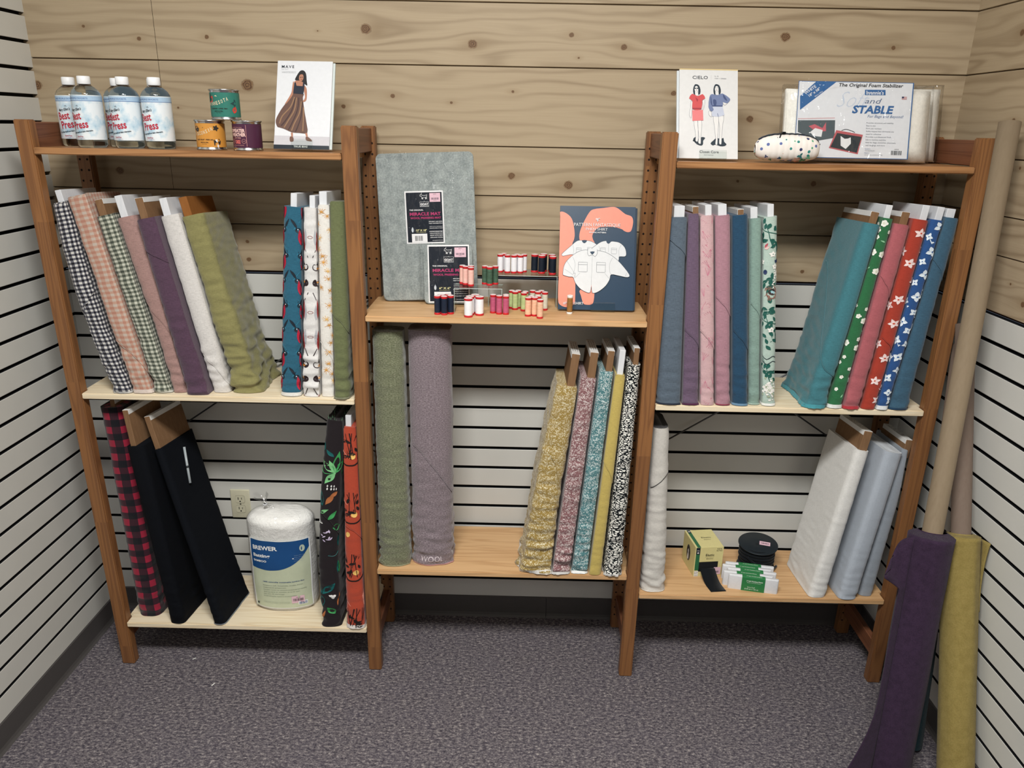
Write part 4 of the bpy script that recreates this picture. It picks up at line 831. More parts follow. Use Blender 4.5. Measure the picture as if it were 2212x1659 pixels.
for A in (((368, 940), (385, 1080), (400, 1200), (395, 1260), (430, 1275), (438, 1180), (430, 940)), ((435, 940), (440, 1100), (450, 1200), (440, 1290), (480, 1310), (482, 1200), (495, 1060), (492, 940)), ((685, 870), (700, 1010), (715, 1150), (725, 1240), (718, 1310), (750, 1320), (755, 1200), (765, 1050), (768, 870)), ((768, 870), (790, 1050), (785, 1200), (780, 1300), (815, 1310), (820, 1200), (835, 1010), (855, 865)),
          ((322, 620), (310, 740), (295, 850), (325, 900), (335, 780), (345, 640)), ((505, 620), (520, 700), (500, 770), (520, 760), (540, 700), (545, 600)), ((615, 780), (612, 840), (655, 880), (650, 800)), ((835, 640), (870, 690), (920, 645), (890, 630)),
          ((385, 470), (430, 470), (440, 520), (420, 545), (385, 520)), ((720, 470), (765, 470), (780, 520), (750, 525), (712, 515))): P_ = smooth(q(*A), 2); ci += [poly(P_, ow, 3), stroke(P_+[P_[0]], .0007, ln, 4)]
ci += [poly(q((340, 770), (515, 765), (522, 935), (440, 940), (345, 945)), rd2, 5), poly(smooth(q((340, 505), (290, 580), (345, 625), (345, 755), (490, 755), (505, 610), (552, 580), (510, 510), (430, 545)), 2), rd, 6), poly(q((345, 735), (492, 735), (490, 757), (342, 757)), P('9C2E3A', .5), 7), poly(q((390, 560), (440, 600), (420, 640)), P('9C2E3A', .5), 7)]
ci += [poly(q((665, 710), (835, 705), (865, 850), (770, 875), (662, 868)), lg, 5), stroke(q((750, 820), (765, 872)), .0012, bl2, 6), poly(smooth(q((660, 510), (620, 560), (605, 720), (650, 790), (690, 760), (670, 690), (830, 710), (840, 640), (905, 660), (955, 610), (940, 570), (830, 500), (750, 530)), 2), bl, 6), poly(smooth(q((640, 530), (660, 640), (665, 700), (640, 650)), 2), bl2, 7), poly(smooth(q((840, 510), (880, 560), (910, 620), (870, 600), (845, 560)), 2), bl2, 7), poly(smooth(q((680, 600), (730, 610), (730, 690), (690, 690)), 2), bl2, 7), poly(q((665, 692), (835, 695), (832, 712), (668, 712)), bl2, 7)]
for d, gl in ((0, True), (330, False)):
    ci += [poly(smooth(q((404+d, 350), (450+d, 370), (475+d, 440), (468+d, 505), (440+d, 515), (440+d, 440), (420+d, 390), (380+d, 420), (390+d, 520), (362+d, 505), (355+d, 430), (375+d, 365)), 2), ink, 5), ell(*q((408+d, 430))[0], .0052, .0090, ow, 6)]
    ci += [ell(*q((390+d, 418))[0], .0026, .0018, ink, 7), ell(*q((424+d, 418))[0], .0026, .0018, ink, 7)] if gl else [ell(*q((390+d, 408))[0], .0013, .0007, ink, 7), ell(*q((422+d, 408))[0], .0013, .0007, ink, 7)]
    ci += [ell(*q((408+d, 448))[0], .0018, .0007, P('8A4048', .5), 7)]
p0 = q((345, 262))[0]; ci += [text('CIELO', p0[0], p0[1], .0090, NAVY, 5, 'L', w=.043, bold=.0)]
p0 = q((702, 228))[0]; ci += [text('No. 08', p0[0], p0[1], .0026, P('7E8288', .5), 5, 'L', w=.011)]
p0 = q((702, 266))[0]; ci += [text('TOP + DRESS', p0[0], p0[1], .0030, P('7E8288', .5), 5, 'L', w=.033), stroke(q((648, 200), (648, 280)), .0004, P('B0B3B8', .5), 5)]
p0 = q((462, 1455))[0]; ci += [text('Closet Core', p0[0], p0[1], .0070, P('4A4E56', .5), 5, 'L', w=.053)]
p0 = q((537, 1495))[0]; ci += [text('PATTERNS', p0[0], p0[1], .0026, P('7E8288', .5), 5, 'L', w=.025, sp=1.2)]
ci += [rect(0, .2555, .164, .258, P('DCC489', .5), 3)]
packet('white dress pattern packet with two drawn figures, one red, one blue', (1.7575, -.264, S3T+.0065), .164, .258, TL_, .007, 'D5D5D5', ci, 'D6DADC', grp='dress pattern packets')
packet('twin white packet behind the dress pattern, edge showing on the left', (1.7520, -.2545, S3T+.0065), .164, .254, TL_, .007, 'E0E0E0', None, 'CDD3D6', grp='dress pattern packets')
easel((1.850, -.264, S3T+.0065), .076, TL_, .022, 'clear easel holding the dress pattern packets')
# PHEN shirt packet
q = Quad((95, 115), (1145, 88), (1165, 1525), (97, 1520), .2285, .313)
cr, nb, ws, gl = P('E8907A', .45), P('1F3A52', .42), P('DADCDE', .45), P('6A7178', .5)
ph = [poly(smooth(q((97, 200), (160, 205), (240, 260), (280, 340), (305, 480), (300, 560), (275, 640), (300, 760), (330, 1050), (338, 1400), (320, 1450), (230, 1490), (130, 1460), (98, 1380), (97, 1100), (97, 800), (97, 500), (97, 260)), 3), cr, 2)]
ph += [poly(smooth(q((375, 560), (380, 450), (430, 320), (500, 190), (560, 145), (700, 120), (830, 100), (900, 120), (1000, 190), (1080, 215), (1110, 260), (1112, 330), (1090, 420), (1040, 438), (990, 420), (960, 400), (850, 375), (700, 380), (620, 400), (555, 490), (565, 560), (600, 640), (430, 640)), 3), cr, 2), poly(smooth(q((405, 1250), (590, 1250), (600, 1400), (570, 1445), (500, 1450), (455, 1430), (420, 1330)), 3), cr, 2)]
def shirt(pts, lines, lay):
    P_ = smooth(q(*pts), 3); o = [poly(P_, ws, lay), stroke(P_+[P_[0]], .0009, P('2A3744', .5), lay+1)]
    for l in lines: o.append(stroke(smooth(q(*l), 3, False), .0005, gl, lay+1))
    return o
def pocket(x, y, w, h, lay): return [((x, y), (x+w, y), (x+w, y+h-6), (x+w-8, y+h), (x+8, y+h), (x, y+h-6), (x, y)), ((x, y+h*.25), (x+w, y+h*.25))]
def rawl(ls, lay, w=.0006): return [stroke(q(*l), w, gl, lay) for l in ls]
ph += shirt([(415, 575), (340, 585), (250, 660), (140, 760), (135, 785), (160, 795), (280, 770), (300, 820), (330, 900), (600, 900), (640, 760), (640, 650), (560, 590), (480, 575), (450, 600)], [((285, 640), (300, 710), (290, 770))], 4)+rawl(pocket(335, 678, 70, 80, 6)+pocket(490, 668, 60, 60, 6), 6)+[poly(smooth(q((412, 572), (478, 570), (470, 595), (445, 612), (420, 600)), 2), nb, 6)]
ph += shirt([(755, 570), (680, 585), (600, 640), (545, 690), (580, 740), (700, 900), (900, 880), (935, 815), (940, 780), (1020, 775), (1035, 730), (1010, 650), (940, 590), (870, 575), (820, 575), (785, 600)], [((650, 640), (665, 700), (660, 760)), ((960, 620), (930, 690), (940, 790)), ((785, 610), (785, 720))], 7)+rawl(pocket(672, 665, 70, 70, 9)+pocket(826, 665, 74, 80, 9), 9)+[poly(smooth(q((752, 568), (812, 568), (806, 590), (784, 608), (760, 596)), 2), nb, 9)]
ph += shirt([(495, 705), (400, 715), (300, 770), (205, 860), (165, 940), (155, 1030), (165, 1055), (240, 1075), (300, 1080), (330, 1150), (400, 1230), (480, 1275), (545, 1283), (562, 1190), (578, 1287), (660, 1270), (760, 1190), (815, 1100), (835, 1030), (950, 1045), (1065, 1062), (1088, 1020), (960, 870), (850, 780), (740, 725), (620, 708), (560, 750)],
            [((285, 800), (320, 880), (320, 960), (300, 1040)), ((205, 860), (260, 940), (320, 1030)), ((172, 970), (240, 1010), (300, 1050)), ((845, 800), (810, 880), (810, 980), (835, 1030)), ((560, 760), (560, 1190)), ((1050, 1005), (1035, 1050)), ((395, 1020), (330, 1085)), ((745, 1015), (808, 1085))], 10)
ph += rawl(pocket(370, 872, 125, 130, 12)+pocket(625, 868, 125, 136, 12), 12, .0009)+[poly(smooth(q((497, 690), (560, 683), (625, 690), (632, 740), (600, 790), (560, 765), (515, 785), (492, 740)), 2), ws, 12), stroke(smooth(q((497, 690), (492, 740), (515, 785), (560, 765), (600, 790), (632, 740), (625, 690)), 2, False), .0008, P('2A3744', .5), 13), poly(smooth(q((530, 725), (592, 722), (575, 752), (560, 762), (540, 750)), 2), nb, 13)]
ph += [stroke(q((300, 1030), (330, 1020), (320, 1090)), .0009, gl, 12), stroke(q((562, 1180), (556, 1283)), .0007, cr, 13)]
p0 = q((292, 385))[0]; ph += [text('PATTERN FANTASTIQUE', p0[0], p0[1], .0098, ws, 14, 'L', w=.1405)]
p0 = q((462, 437))[0]; ph += [text('PHEN SHIRT', p0[0], p0[1], .0080, ws, 14, 'L', w=.065)]
p0 = q((506, 472))[0]; ph += [text('SEWING PATTERN', p0[0], p0[1], .0042, ws, 14, 'L', w=.051, bold=.02)]
p0 = q((168, 1450))[0]; ph += [text('#PHENSHIRT', p0[0], p0[1], .0076, ws, 14, 'L', w=.062, bold=.01)]
ph += [ell(*q((606, 278))[0], .0030, .0030, ws, 14), ell(*q((606, 278))[0], .0014, .0014, cr, 15), stroke(smooth(q((652, 270), (630, 268), (622, 290), (620, 315)), 3, False), .0018, ws, 14), stroke(q((606, 296), (640, 296)), .0014, ws, 14)]
T3 = .29
packet('navy and coral shirt pattern packet on the centre top shelf, front of its stack', (1.4385, -.218, S2T+.006), .2285, .313, T3, .004, '1F3A52', ph, '24405A', grp='shirt pattern packets')
packet('navy packet behind the shirt pattern packet, its edge showing at the right', (1.4430, -.2125, S2T+.006), .230, .309, T3, .008, '1F3A52', None, '1B3348', grp='shirt pattern packets')
easel((1.574, -.218, S2T+.006), .074, T3, .022, 'clear easel holding the shirt pattern packets')

# ---- packed foam stabilizer
FOAM = mat_felt('white_foam', 'DEDCD4', 'EEECE4', 120.); FILM = film('clear_wrap', .03, 22., .08, 'FFFFFF', .4); FILM2 = film('clear_wrap_tight', .025, 26., .07, 'FFFFFF', .3)
def pillow(w, d, h, puff=.0, nx=26, nz=14, ny=5, seed=1, amp=.003):
    """rounded slab centred in x, front at y=0; returns a mesh function for a closed skin"""
    mb = MB(); b = bmesh.new(); bmesh.ops.create_cube(b, size=1)
    bmesh.ops.subdivide_edges(b, edges=list(b.edges), cuts=11, use_grid_fill=True)
    for v in b.verts:
        x, y, z = v.co*2; r = .22
        def sq(t, k): return math.copysign(1-(1-abs(t))**k, t) if abs(t) < 1 else t
        edge = max(abs(x), abs(z)); th = (1-max(0., edge-.72)/.28*.0)
        ro = 1.0
        if abs(y) > .5: ro = 1-.02*abs(y)
        fx = x*ro; fz = z*ro; cx = max(0, abs(x)-.86)/.14; cz = max(0, abs(z)-.80)/.20
        yy = y*(1-.55*max(cx, cz)**2)
        p = Vector((fx*w/2, (yy+1)/2*d, (fz+1)/2*h)); nn = noise.noise(p*14+Vector((seed, 0, 0)))
        p.y += (nn*amp+puff*(1-x*x)*(1-z*z)*.5*(-1 if y < 0 else 1)) if abs(y) > .3 else 0; p.z += .002*noise.noise(p*20) if z > -.95 else 0
        v.co = p
    return b
def foam_pack(label, loc, w, h, tilt, roll, insert):
    t = thing('foam_package', label, 'foam package', loc, group='wrapped foam packages', rot=(-tilt, roll, 0))
    mb = MB(); mb.bm(pillow(w, .052, h, .006), FOAM, True); mb.build('foam_sheet', t)
    mb = MB(); mb.bm(pillow(w+.016, .062, h+.012, .006, seed=7, amp=.006), FILM, True)
    mb.v = [(x, y-.005, z-.0) for x, y, z in mb.v]
    mb.add([(-w/2-.012, .026+.003*math.sin(i*2.), z) for i, z in enumerate(_lin(.01, h, 14))]+[(-w/2-.002, .024, z) for z in _lin(.01, h, 14)], [(i, i+1, i+16, i+15) for i in range(14)], FILM2)
    mb.add([(x, .026+.004*math.sin(i*1.7), h+.004+.012*abs(math.sin(i*1.3))) for i, x in enumerate(_lin(-w/2, w/2, 24))]+[(x, .026, h-.004) for x in _lin(-w/2, w/2, 24)], [(i, i+1, i+26, i+25) for i in range(24)], FILM2)
    mb.build('plastic_wrap', t)
    if insert:
        cw, chh = .318, .206; q = Quad((585, 80), (1680, 90), (1545, 885), (455, 860), cw, chh); o = []
        db, wt, k = P('2C5E94', .4), P('D4D7DC', .35), P('14171C', .4)
        o += [rect(0, 0, cw, chh, db, 1), rect(.0016, .0016, cw-.0030, chh-.0016, wt, 2), poly(q((750, 85), (940, 90), (565, 375), (580, 235)), db, 3)]
        p0 = q((955, 134))[0]; o += [text('The Original Foam Stabilizer', p0[0], p0[1], .0090, k, 4, 'L', w=.178, sh=.2, bold=.02)]
        o += [poly(q((1205, 165), (1400, 165), (1395, 220), (1198, 220)), db, 4)]; p0 = q((1212, 212))[0]; o += [text("byannie's", p0[0], p0[1], .0098, wt, 5, 'L', w=.048, bold=.02)]
        p0 = q((895, 345))[0]; o += [text('Soft', p0[0]+.004, p0[1], .044, P('B9C4D4', .4), 3, 'L', w=.080, sh=.5, bold=-.02)]
        p0 = q((1185, 305))[0]; o += [text('and', p0[0], p0[1], .0140, P('5C6C88', .4), 4, 'L', w=.042, sh=.45)]
        p0 = q((1055, 403))[0]; o += [text('STABLE', p0[0], p0[1], .0200, db, 5, 'L', w=.112, sh=.2, bold=.035)]
        p0 = q((1200, 450))[0]; o += [text('For Bags and Beyond!', p0[0], p0[1], .0072, P('56719A', .4), 5, 'L', w=.098, sh=.3)]
        gy = P('55606C', .4)
        for i, st in enumerate(('Provides structure and stability', 'Easy to sew', 'Firm yet resilient', 'Softly-napped face eliminates any', 'need for adhesives', 'Provides a professional finish', 'Safe to machine wash/dry', 'Ideal for bags, costumes, placemats,', 'wall hangings, and more')):
            p0 = q((1185-i*4.2, 511+i*29))[0]; o.append(text(st, p0[0], p0[1], .0036, gy, 4, 'L', w=.0024*len(st)*.98))
        p0 = q((1142, 778))[0]; o.append(text('Questions:', p0[0], p0[1], .0026, db, 4)); p0 = q((1140, 796))[0]; o.append(text('www.byannie.com', p0[0], p0[1], .0026, gy, 4)); p0 = q((1135, 820))[0]; o.append(text('Patterns:', p0[0], p0[1], .0026, db, 4)); p0 = q((1132, 840))[0]; o.append(text('www.byannie.com/soft-and-stable', p0[0], p0[1], .0026, gy, 4))
        a, b_ = q((1385, 838))[0], q((1495, 795))[0]; o += barcode(a[0], a[1], b_[0]-a[0], b_[1]-a[1], k, 4, 3); o.append(text('102918', (a[0]+b_[0])/2, b_[1]+.002, .003, k, 4, 'C'))
        a = q((1550, 232))[0]; o += [rect(a[0], a[1]-.008, a[0]+.014, a[1], P('D8D4D6', .4), 3), rect(a[0], a[1]-.0045, a[0]+.006, a[1], P('2A3658', .4), 4)]+[rect(a[0]+(.006 if i > 1 else 0), a[1]-.008+i*.0021, a[0]+.014, a[1]-.0070+i*.0021, P('A8434C', .4), 4) for i in range(4)]
        for st, pt, hh, ww in (('WHITE', (632, 222), .0080, .036), ('18" x 58"', (668, 243), .0068, .036), ('46cm x 147cm', (720, 245), .0032, .026)): p0 = q(pt)[0]; o.append(text(st, p0[0], p0[1], hh, wt, 5, 'L', w=ww, rot=.62, bold=.02))
        g1, g2, pk_, lt = P('4A565C', .4), P('2A3238', .4), P('B85C68', .4), P('DADCDE', .4)
        o += [poly(q((535, 480), (890, 478), (865, 660), (700, 690), (520, 600)), g1, 3), poly(q((630, 540), (690, 520), (760, 560), (800, 500), (790, 590), (700, 600)), pk_, 4), poly(q((640, 600), (690, 560), (760, 580), (740, 650), (660, 640)), lt, 5), stroke(q((535, 465), (890, 455)), .0020, P('C7A0A4', .4), 4)]
        o += [poly(q((890, 580), (1140, 628), (1070, 830), (800, 765)), P('B0585E', .4), 4), poly(q((895, 610), (1125, 650), (1062, 815), (815, 755)), g2, 5), poly(q((925, 640), (960, 670), (990, 668), (1020, 655), (1015, 720), (960, 775), (915, 740)), lt, 6), stroke(smooth(q((940, 585), (985, 572), (1040, 590), (1065, 605)), 3, False), .0016, g2, 5)]
        mb = MB(); f = flat((-w/2+.022, -.0125, .003), (1, 0, 0), (0, 0, 1), (0, -1, 0)); mb.art(o, f); mb.v = [(x, y, z) for x, y, z in mb.v]; mb.build('printed_insert', t)
        mb = MB(); g = random.Random(2)
        def fz(u, v): return Vector((-w/2+.022+u, -.0185+.004*noise.noise(Vector((u*18, v*30, 2)))+.0016*noise.noise(Vector((u*20, v*120, 5))), .003+v))
        mb.grid(fz, _lin(-.006, cw+.006, 60), _lin(0, chh+.004, 60), FILM2); mb.build('front_film', t)
foam_pack('clear-wrapped white foam package with a blue and white printed insert', (2.262, -.236, S3T+.009), .405, .196, .20, 0., True)
foam_pack('plain white wrapped foam slab behind the printed one, at its right', (2.383, -.140, S3T+.0085), .308, .204, .16, 0., False)

# ---- quilted zipper pouch
t = thing('zipper_pouch', 'small quilted white pouch with scattered leaves and a dark zipper', 'pouch', (2.043, -.295, S3T), rz=-.06)
n = NT('quilted_pouch_cloth'); p = n.coord(); x, y, z = n.sep(p)[:3]; sp = n.voro(p, 62., 'F1'); cl = n.voro(p, 62., 'F1', 1)
dots = n.math('LESS_THAN', sp, .26); h_ = n.sep(cl)[0]; dc = n.ramp(h_, [(0., '2E7D78'), (.3, '5B6A9C'), (.55, '4FA07A'), (.75, '333A60'), (.9, 'D99A88')], 'CONSTANT')
PQ = n.fin(n.mix(dots, 'E2DCD6', dc), .7, .2)
def pouch(u, a, off=0.):
    # u along length -1..1, a angle
    e = (1-abs(u)**3.2)**.5 if abs(u) < 1 else 0; ry, rz_ = .036*(.25+.75*e)+off, .0345*(.3+.7*e)+off
    k = 1+.03*abs(math.sin(u*17)) ; s_, c_ = math.sin(a), math.cos(a)
    return Vector((u*.083+.012*u*abs(u)*.2, math.copysign(abs(c_)**.85, c_)*ry*k, .0365+math.copysign(abs(s_)**.8, s_)*rz_*k+.004*(1-u*u)))
mb = MB(); us_ = _lin(-1, 1, 60); as_ = [2*PI*i/44 for i in range(44)]
V = [pouch(u, a) for u in us_ for a in as_]; Fc = [(j*44+i, j*44+(i+1) % 44, (j+1)*44+(i+1) % 44, (j+1)*44+i) for j in range(60) for i in range(44)]+[tuple(range(44)), tuple(range(60*44, 61*44))[::-1]]
mb.add(V, [f[::-1] for f in Fc], PQ, True); mb.build('pouch_body', t)
mb = MB(); zb = P('1C2230', .6)
path = [(pouch(u, PI*.60, .0015), pouch(u, PI*.42, .0015)) for u in _lin(-.92, 1, 40)]+[(pouch(1, a+.15, .003)+Vector((.002, 0, 0)), pouch(1, a-.3, .003)+Vector((.002, 0, 0))) for a in _lin(PI*.5, -.9, 12)]
V = [p for pr in path for p in pr]; mb.add(V, [(2*i, 2*i+1, 2*i+3, 2*i+2) for i in range(len(path)-1)], zb, True)
mb.tube([(a+b)/2+Vector((0, 0, .0012)) for a, b in path], .0016, P('3A4048', .4), 6); mb.build('zipper', t)
mb = MB(); sp_ = pouch(-.18, PI*.52, .003); mb.box(sp_.x-.006, sp_.x+.006, sp_.y-.004, sp_.y+.004, sp_.z-.001, sp_.z+.004, P('22262C', .3, .6), .001); mb.tube([sp_+Vector((-.004, -.004, .002)), sp_+Vector((-.010, -.016, -.002)), sp_+Vector((-.014, -.024, -.012))], .0018, P('22262C', .3, .6)); mb.build('zipper_pull', t)
mb = MB(); lf_ = []
for (u, a, r_, c) in ((.45, -2.2, .010, '3D8E6A'), (.62, -2.5, .008, '5BA882'), (.35, -2.65, .010, '2C6F72'), (.30, -1.9, .009, 'D79A86'), (.25, -2.3, .008, 'DDA893'), (.1, -2.1, .007, '5B6A9C'), (-.3, -2.4, .006, '33406A'), (-.55, -2.1, .006, '3D8E6A'), (-.7, -2.5, .006, '33406A')):
    c0 = pouch(u, a, .0009); ex = (pouch(u+.02, a, .0009)-c0).normalized(); ey = (pouch(u, a-.05, .0009)-c0).normalized(); nn = ey.cross(ex)
    if nn.y > 0: nn = -nn
    mb.art(flower(0, 0, r_, 3, P(c, .6), 1, u*9), flat(c0, ex, ey, nn))
mb.build('printed_leaves', t)

# ---- wool pressing mats
WF = mat_felt('grey_wool_felt', '7C8484', 'A4ABA9', 190.)
def rrect(w, h, r, n=6):
    o = []
    for cx, cz, a0 in ((w/2-r, r, -PI/2), (w/2-r, h-r, 0), (-w/2+r, h-r, PI/2), (-w/2+r, r, PI)): o += [(cx+r*math.cos(a0+PI/2*i/n), cz+r*math.sin(a0+PI/2*i/n)) for i in range(n+1)]
    return o
def slab(mb, pts, y0, y1, mat, bev=.002):
    b = bmesh.new(); f = b.faces.new([b.verts.new((x, y0, z)) for x, z in pts]); r = bmesh.ops.extrude_face_region(b, geom=[f])
    for g in r['geom']:
        if isinstance(g, bmesh.types.BMVert): g.co.y = y1
    bmesh.ops.recalc_face_normals(b, faces=b.faces)
    if bev: bmesh.ops.bevel(b, geom=[e for e in b.edges if abs(e.verts[0].co.y-e.verts[1].co.y) < 1e-6], offset=bev, segments=2, affect='EDGES')
    mb.bm(b, mat, False)
def goat(x, y, s, mat):
    pts = [(-1.0, .55), (-.92, .78), (-.80, .95), (-.60, 1.0), (-.50, .80), (-.30, .62), (.3, .60), (.80, .66), (.98, .86), (.95, .60), (.88, .40), (.86, .05), (.92, -.35), (.80, -.35), (.74, .0), (.66, .18), (.60, -.02), (.64, -.42), (.52, -.42), (.48, .10), (-.10, .10), (-.14, -.42), (-.26, -.42), (-.26, .02), (-.34, .02), (-.38, -.35), (-.50, -.35), (-.46, .12), (-.56, .30), (-.66, .50), (-.80, .45), (-.92, .34)]
    P_ = [(x+a*s, y+b*s) for a, b in pts]; return [stroke(P_+[P_[0]], s*.09, mat, 4), stroke([(x-.62*s, y+1.0*s), (x-.50*s, y+1.25*s), (x-.40*s, y+1.28*s)], s*.08, mat, 4)]
def mat_card(w, h, size, lay0=0):
    k, wt, mg, cy = P('131A26', .4), P('EDEDEE', .4), P('B83A6E', .4), P('E8E2A8', .4); q = lambda x, y: ((x-135)/(705-135)*w, (1-(y-108)/(865-108))*h)
    o = [rect(0, 0, w, h, wt, 1), rect(.004, .004, w-.004, h-.0045, k, 2)]
    x, y = q(415, 205); o += goat(x, y, .0105*w/.115, wt)
    a, b = q(357, 335), q(490, 262); o += [rect(a[0], a[1], b[0], b[1], wt, 3), rect(a[0]+.0006, a[1]+.0006, b[0]-.0006, b[1]-.0006, k, 4), text('GOAT', (a[0]+b[0])/2, a[1]+.0048, .0062, wt, 5, 'C', w=(b[0]-a[0])*.88, bold=.04), text('NOTIONS CO', (a[0]+b[0])/2, a[1]+.0014, .0020, wt, 5, 'C', w=(b[0]-a[0])*.86, bold=.02), text('the', (a[0]+b[0])/2, q(0, 258)[1], .0018, wt, 5, 'C')]
    a = q(197, 390); o.append(text('THE ORIGINAL', a[0], a[1], .0042, wt, 5, 'L', w=.042*w/.115, bold=.02)); a = q(200, 458); o.append(text('MIRACLE MAT', a[0], a[1], .0090, mg, 5, 'L', w=.0925*w/.115, bold=.03)); a = q(206, 508); o.append(text('WOOL PRESSING MAT', a[0], a[1], .0056, mg, 5, 'L', w=.0920*w/.115, bold=.03))
    for st, yy, hh, ww in (('EFFICIENT AND EVEN', 555, .0026, .040), ('HEAT DISTRIBUTION', 581, .0026, .040), ('ALMOST AS IF YOU ARE IRONING', 624, .0016, .039), ('ON BOTH SIDES AT ONCE', 650, .0022, .039), ('UNPRECEDENTED', 700, .0030, .040), ('SURFACE PROTECTION', 726, .0024, .039), ('MADE WITH NEW', 755, .0028, .038), ('ZEALAND WOOL', 785, .0028, .038), ('www.goatnotions.com', 826, .0020, .032)):
        a = q(678, yy); o.append(text(st, a[0], a[1], hh, wt, 5, 'R', w=ww*w/.115, bold=.02))
    a = q(283, 685); o.append(text(size, a[0], a[1], .0052, cy, 5, 'L', w=.032*w/.115, bold=.03)); a = q(285, 704); o.append(text('WOOL PRESSING MAT', a[0], a[1], .0014, cy, 5, 'L', w=.030*w/.115, bold=.02))
    a = q(232, 668); o += [leaf(a[0], a[1]-.008, .018, .008, PI/2, P('9AA4AC', .3), 4), leaf(a[0]-.001, a[1]-.007, .016, .004, PI/2, P('E0E4E8', .3), 5)]
    a, b = q(215, 845), q(445, 722); o += [rect(a[0], a[1], b[0], b[1], wt, 4)]+barcode(a[0]+.010, a[1]+.004, (b[0]-a[0])*.5, (b[1]-a[1])*.6, BLK, 5, 5)
    a, b = q(505, 268), q(663, 142); pkc = P('E3BECB', .4); o += [rect(a[0], a[1], b[0], b[1], pkc, 5), text('$38.99' if w > .115 else '$12.99', (a[0]+b[0])/2, b[1]-.0045, .0024, BLK, 6, 'C')]+barcode(a[0]+.005, a[1]+.0065, (b[0]-a[0])-.010, .0060, P('4A3A48', .5), 6, 7)+[text('10002010', (a[0]+b[0])/2, a[1]+.0035, .0018, BLK, 6, 'C')]
    return o
def press_mat(label, loc, w, h, tilt, roll, th, cx, cz, cw, ch, size, filmw):
    t = thing('pressing_mat', label, 'pressing mat', loc, group='grey wool pressing mats', rot=(-tilt, roll, 0))
    if w: mb = MB(); slab(mb, rrect(w, h, .016), 0, th, WF); mb.build('felt_mat', t)
    mb = MB(); f = flat((cx, -.0008, cz), (1, 0, 0), (0, 0, 1), (0, -1, 0)); mb.art(mat_card(cw, ch, size), f); mb.build('printed_card', t)
    mb = MB(); ww = w+filmw
    def ff(u, v, s_=1):
        n_ = noise.noise(Vector((u*26, v*11, 3)))*.005+noise.noise(Vector((u*60+v*30, v*16, 8)))*.0025
        e = max(abs(u)/(ww/2), 0)**8; return Vector((u+.002*noise.noise(Vector((0, v*30, 1))), (-.0065+n_*(1-e))*(1-e)+(th/2)*e, v))
    mb.grid(lambda u, v: ff(u, v), _lin(-ww/2, ww/2, 64), _lin(.0, h+.006, 84), FILM2); mb.build('plastic_sleeve', t); return t
press_mat('large grey wool pressing mat in clear wrap, standing against the back', (1.043, -.136, S2T+.0085), .296, .445, .105, -.045, .016, -.066, .175, .118, .158, '12" X 18"', .022)
press_mat('small pressing mat with a black card, in front of the large mat', (1.102, -.168, S2T+.0045), .150, .182, .16, -.03, .011, -.062, .004, .128, .176, '6" X 6"', .030)

# ---- clear acrylic risers
def riser(label, x0, x1, y0, y1, z, h, th=.003):
    t = thing('acrylic_riser', label, 'display riser', (x0, y0, z), group='clear acrylic risers'); w, d = x1-x0, y1-y0
    mb = MB(); mb.box(0, w, 0, d, h-th, h, ACR, .0006); mb.build('top', t)
    for a in (0, w-th): mb = MB(); mb.box(a, a+th, 0, d, 0, h-th, ACR, .0006); mb.build('leg', t)
    mb = MB(); e = P('BAC7C2', .25)
    mb.box(0, w, -.0004, .0003, h-th*.8, h-th*.2, e); mb.box(0, w, d-.0003, d+.0004, h-th*.8, h-th*.2, e)
    mb.box(th*.2, th*.7, -.0004, .0002, 0, h-th, e); mb.box(w-th*.7, w-th*.2, -.0004, .0002, 0, h-th, e); mb.build('polished_edge', t)
riser('small low acrylic riser in front of the small pressing mat', 1.126, 1.270, -.258, -.190, S2T, .074)
riser('large acrylic riser at the back carrying white and black spools', 1.224, 1.4365, -.172, -.062, S2T, .0985)

# ---- thread spools
RIM = P('C2272C', .35); TOPW = P('E8DCDC', .4)
def make_spool(lbl, grp, h1, h2, loc, r, h=.056, rim=RIM, cap=TOPW, rz=0.):
    t = thing('thread_spool', lbl, 'thread spool', loc, rz, grp); mb = MB()
    mb.lathe([(0, .0003), (r*.98, .0), (r, .0008), (r, .0052), (r*.95, .006)], rim, 24); mb.build('bottom_rim', t)
    mb = MB(); mb.lathe([(r*.93, .0058), (r*.955, .012), (r*.96, h*.5), (r*.955, h-.012), (r*.93, h-.0068)], mat_thread(h1, h2), 24); mb.build('thread', t)
    mb = MB(); mb.lathe([(r*.95, h-.007), (r, h-.0062), (r, h-.0012), (r*.97, h-.0004)], rim, 24); mb.lathe([(r*.97, h-.0004), (r*.90, h), (r*.38, h), (r*.34, h-.001)], cap, 24); mb.lathe([(r*.34, h-.0008), (0, h-.001)], P('6A5A58', .6), 16); mb.build('top_rim', t)
    return t
def spools(colname, grp, h1, h2, z, r, pts, lbls, rim=RIM, cap=TOPW):
    s0 = make_spool(lbls[0], grp, h1, h2, (pts[0][0], pts[0][1], z), r, rim=rim, cap=cap)
    for i, (x, y) in enumerate(pts[1:]): dup(s0, (x, y, z), .7*i, lbls[1+i], grp)
Z1, Z2, Z3 = S2T, S2T+.074, S2T+.0985
spools('navy', 'dark navy spools left on the shelf', '10192A', '1E2A3E', Z1, .0096, [(1.080, -.289), (1.1005, -.294), (1.1185, -.281), (1.0905, -.2715), (1.110, -.2625)],
       ['dark navy thread spool, leftmost of its cluster below the small mat', 'dark navy thread spool at the front middle of its cluster', 'dark navy thread spool, rightmost front one beside the riser leg', 'dark navy thread spool behind the two left ones', 'dark navy thread spool at the back right of its cluster'])
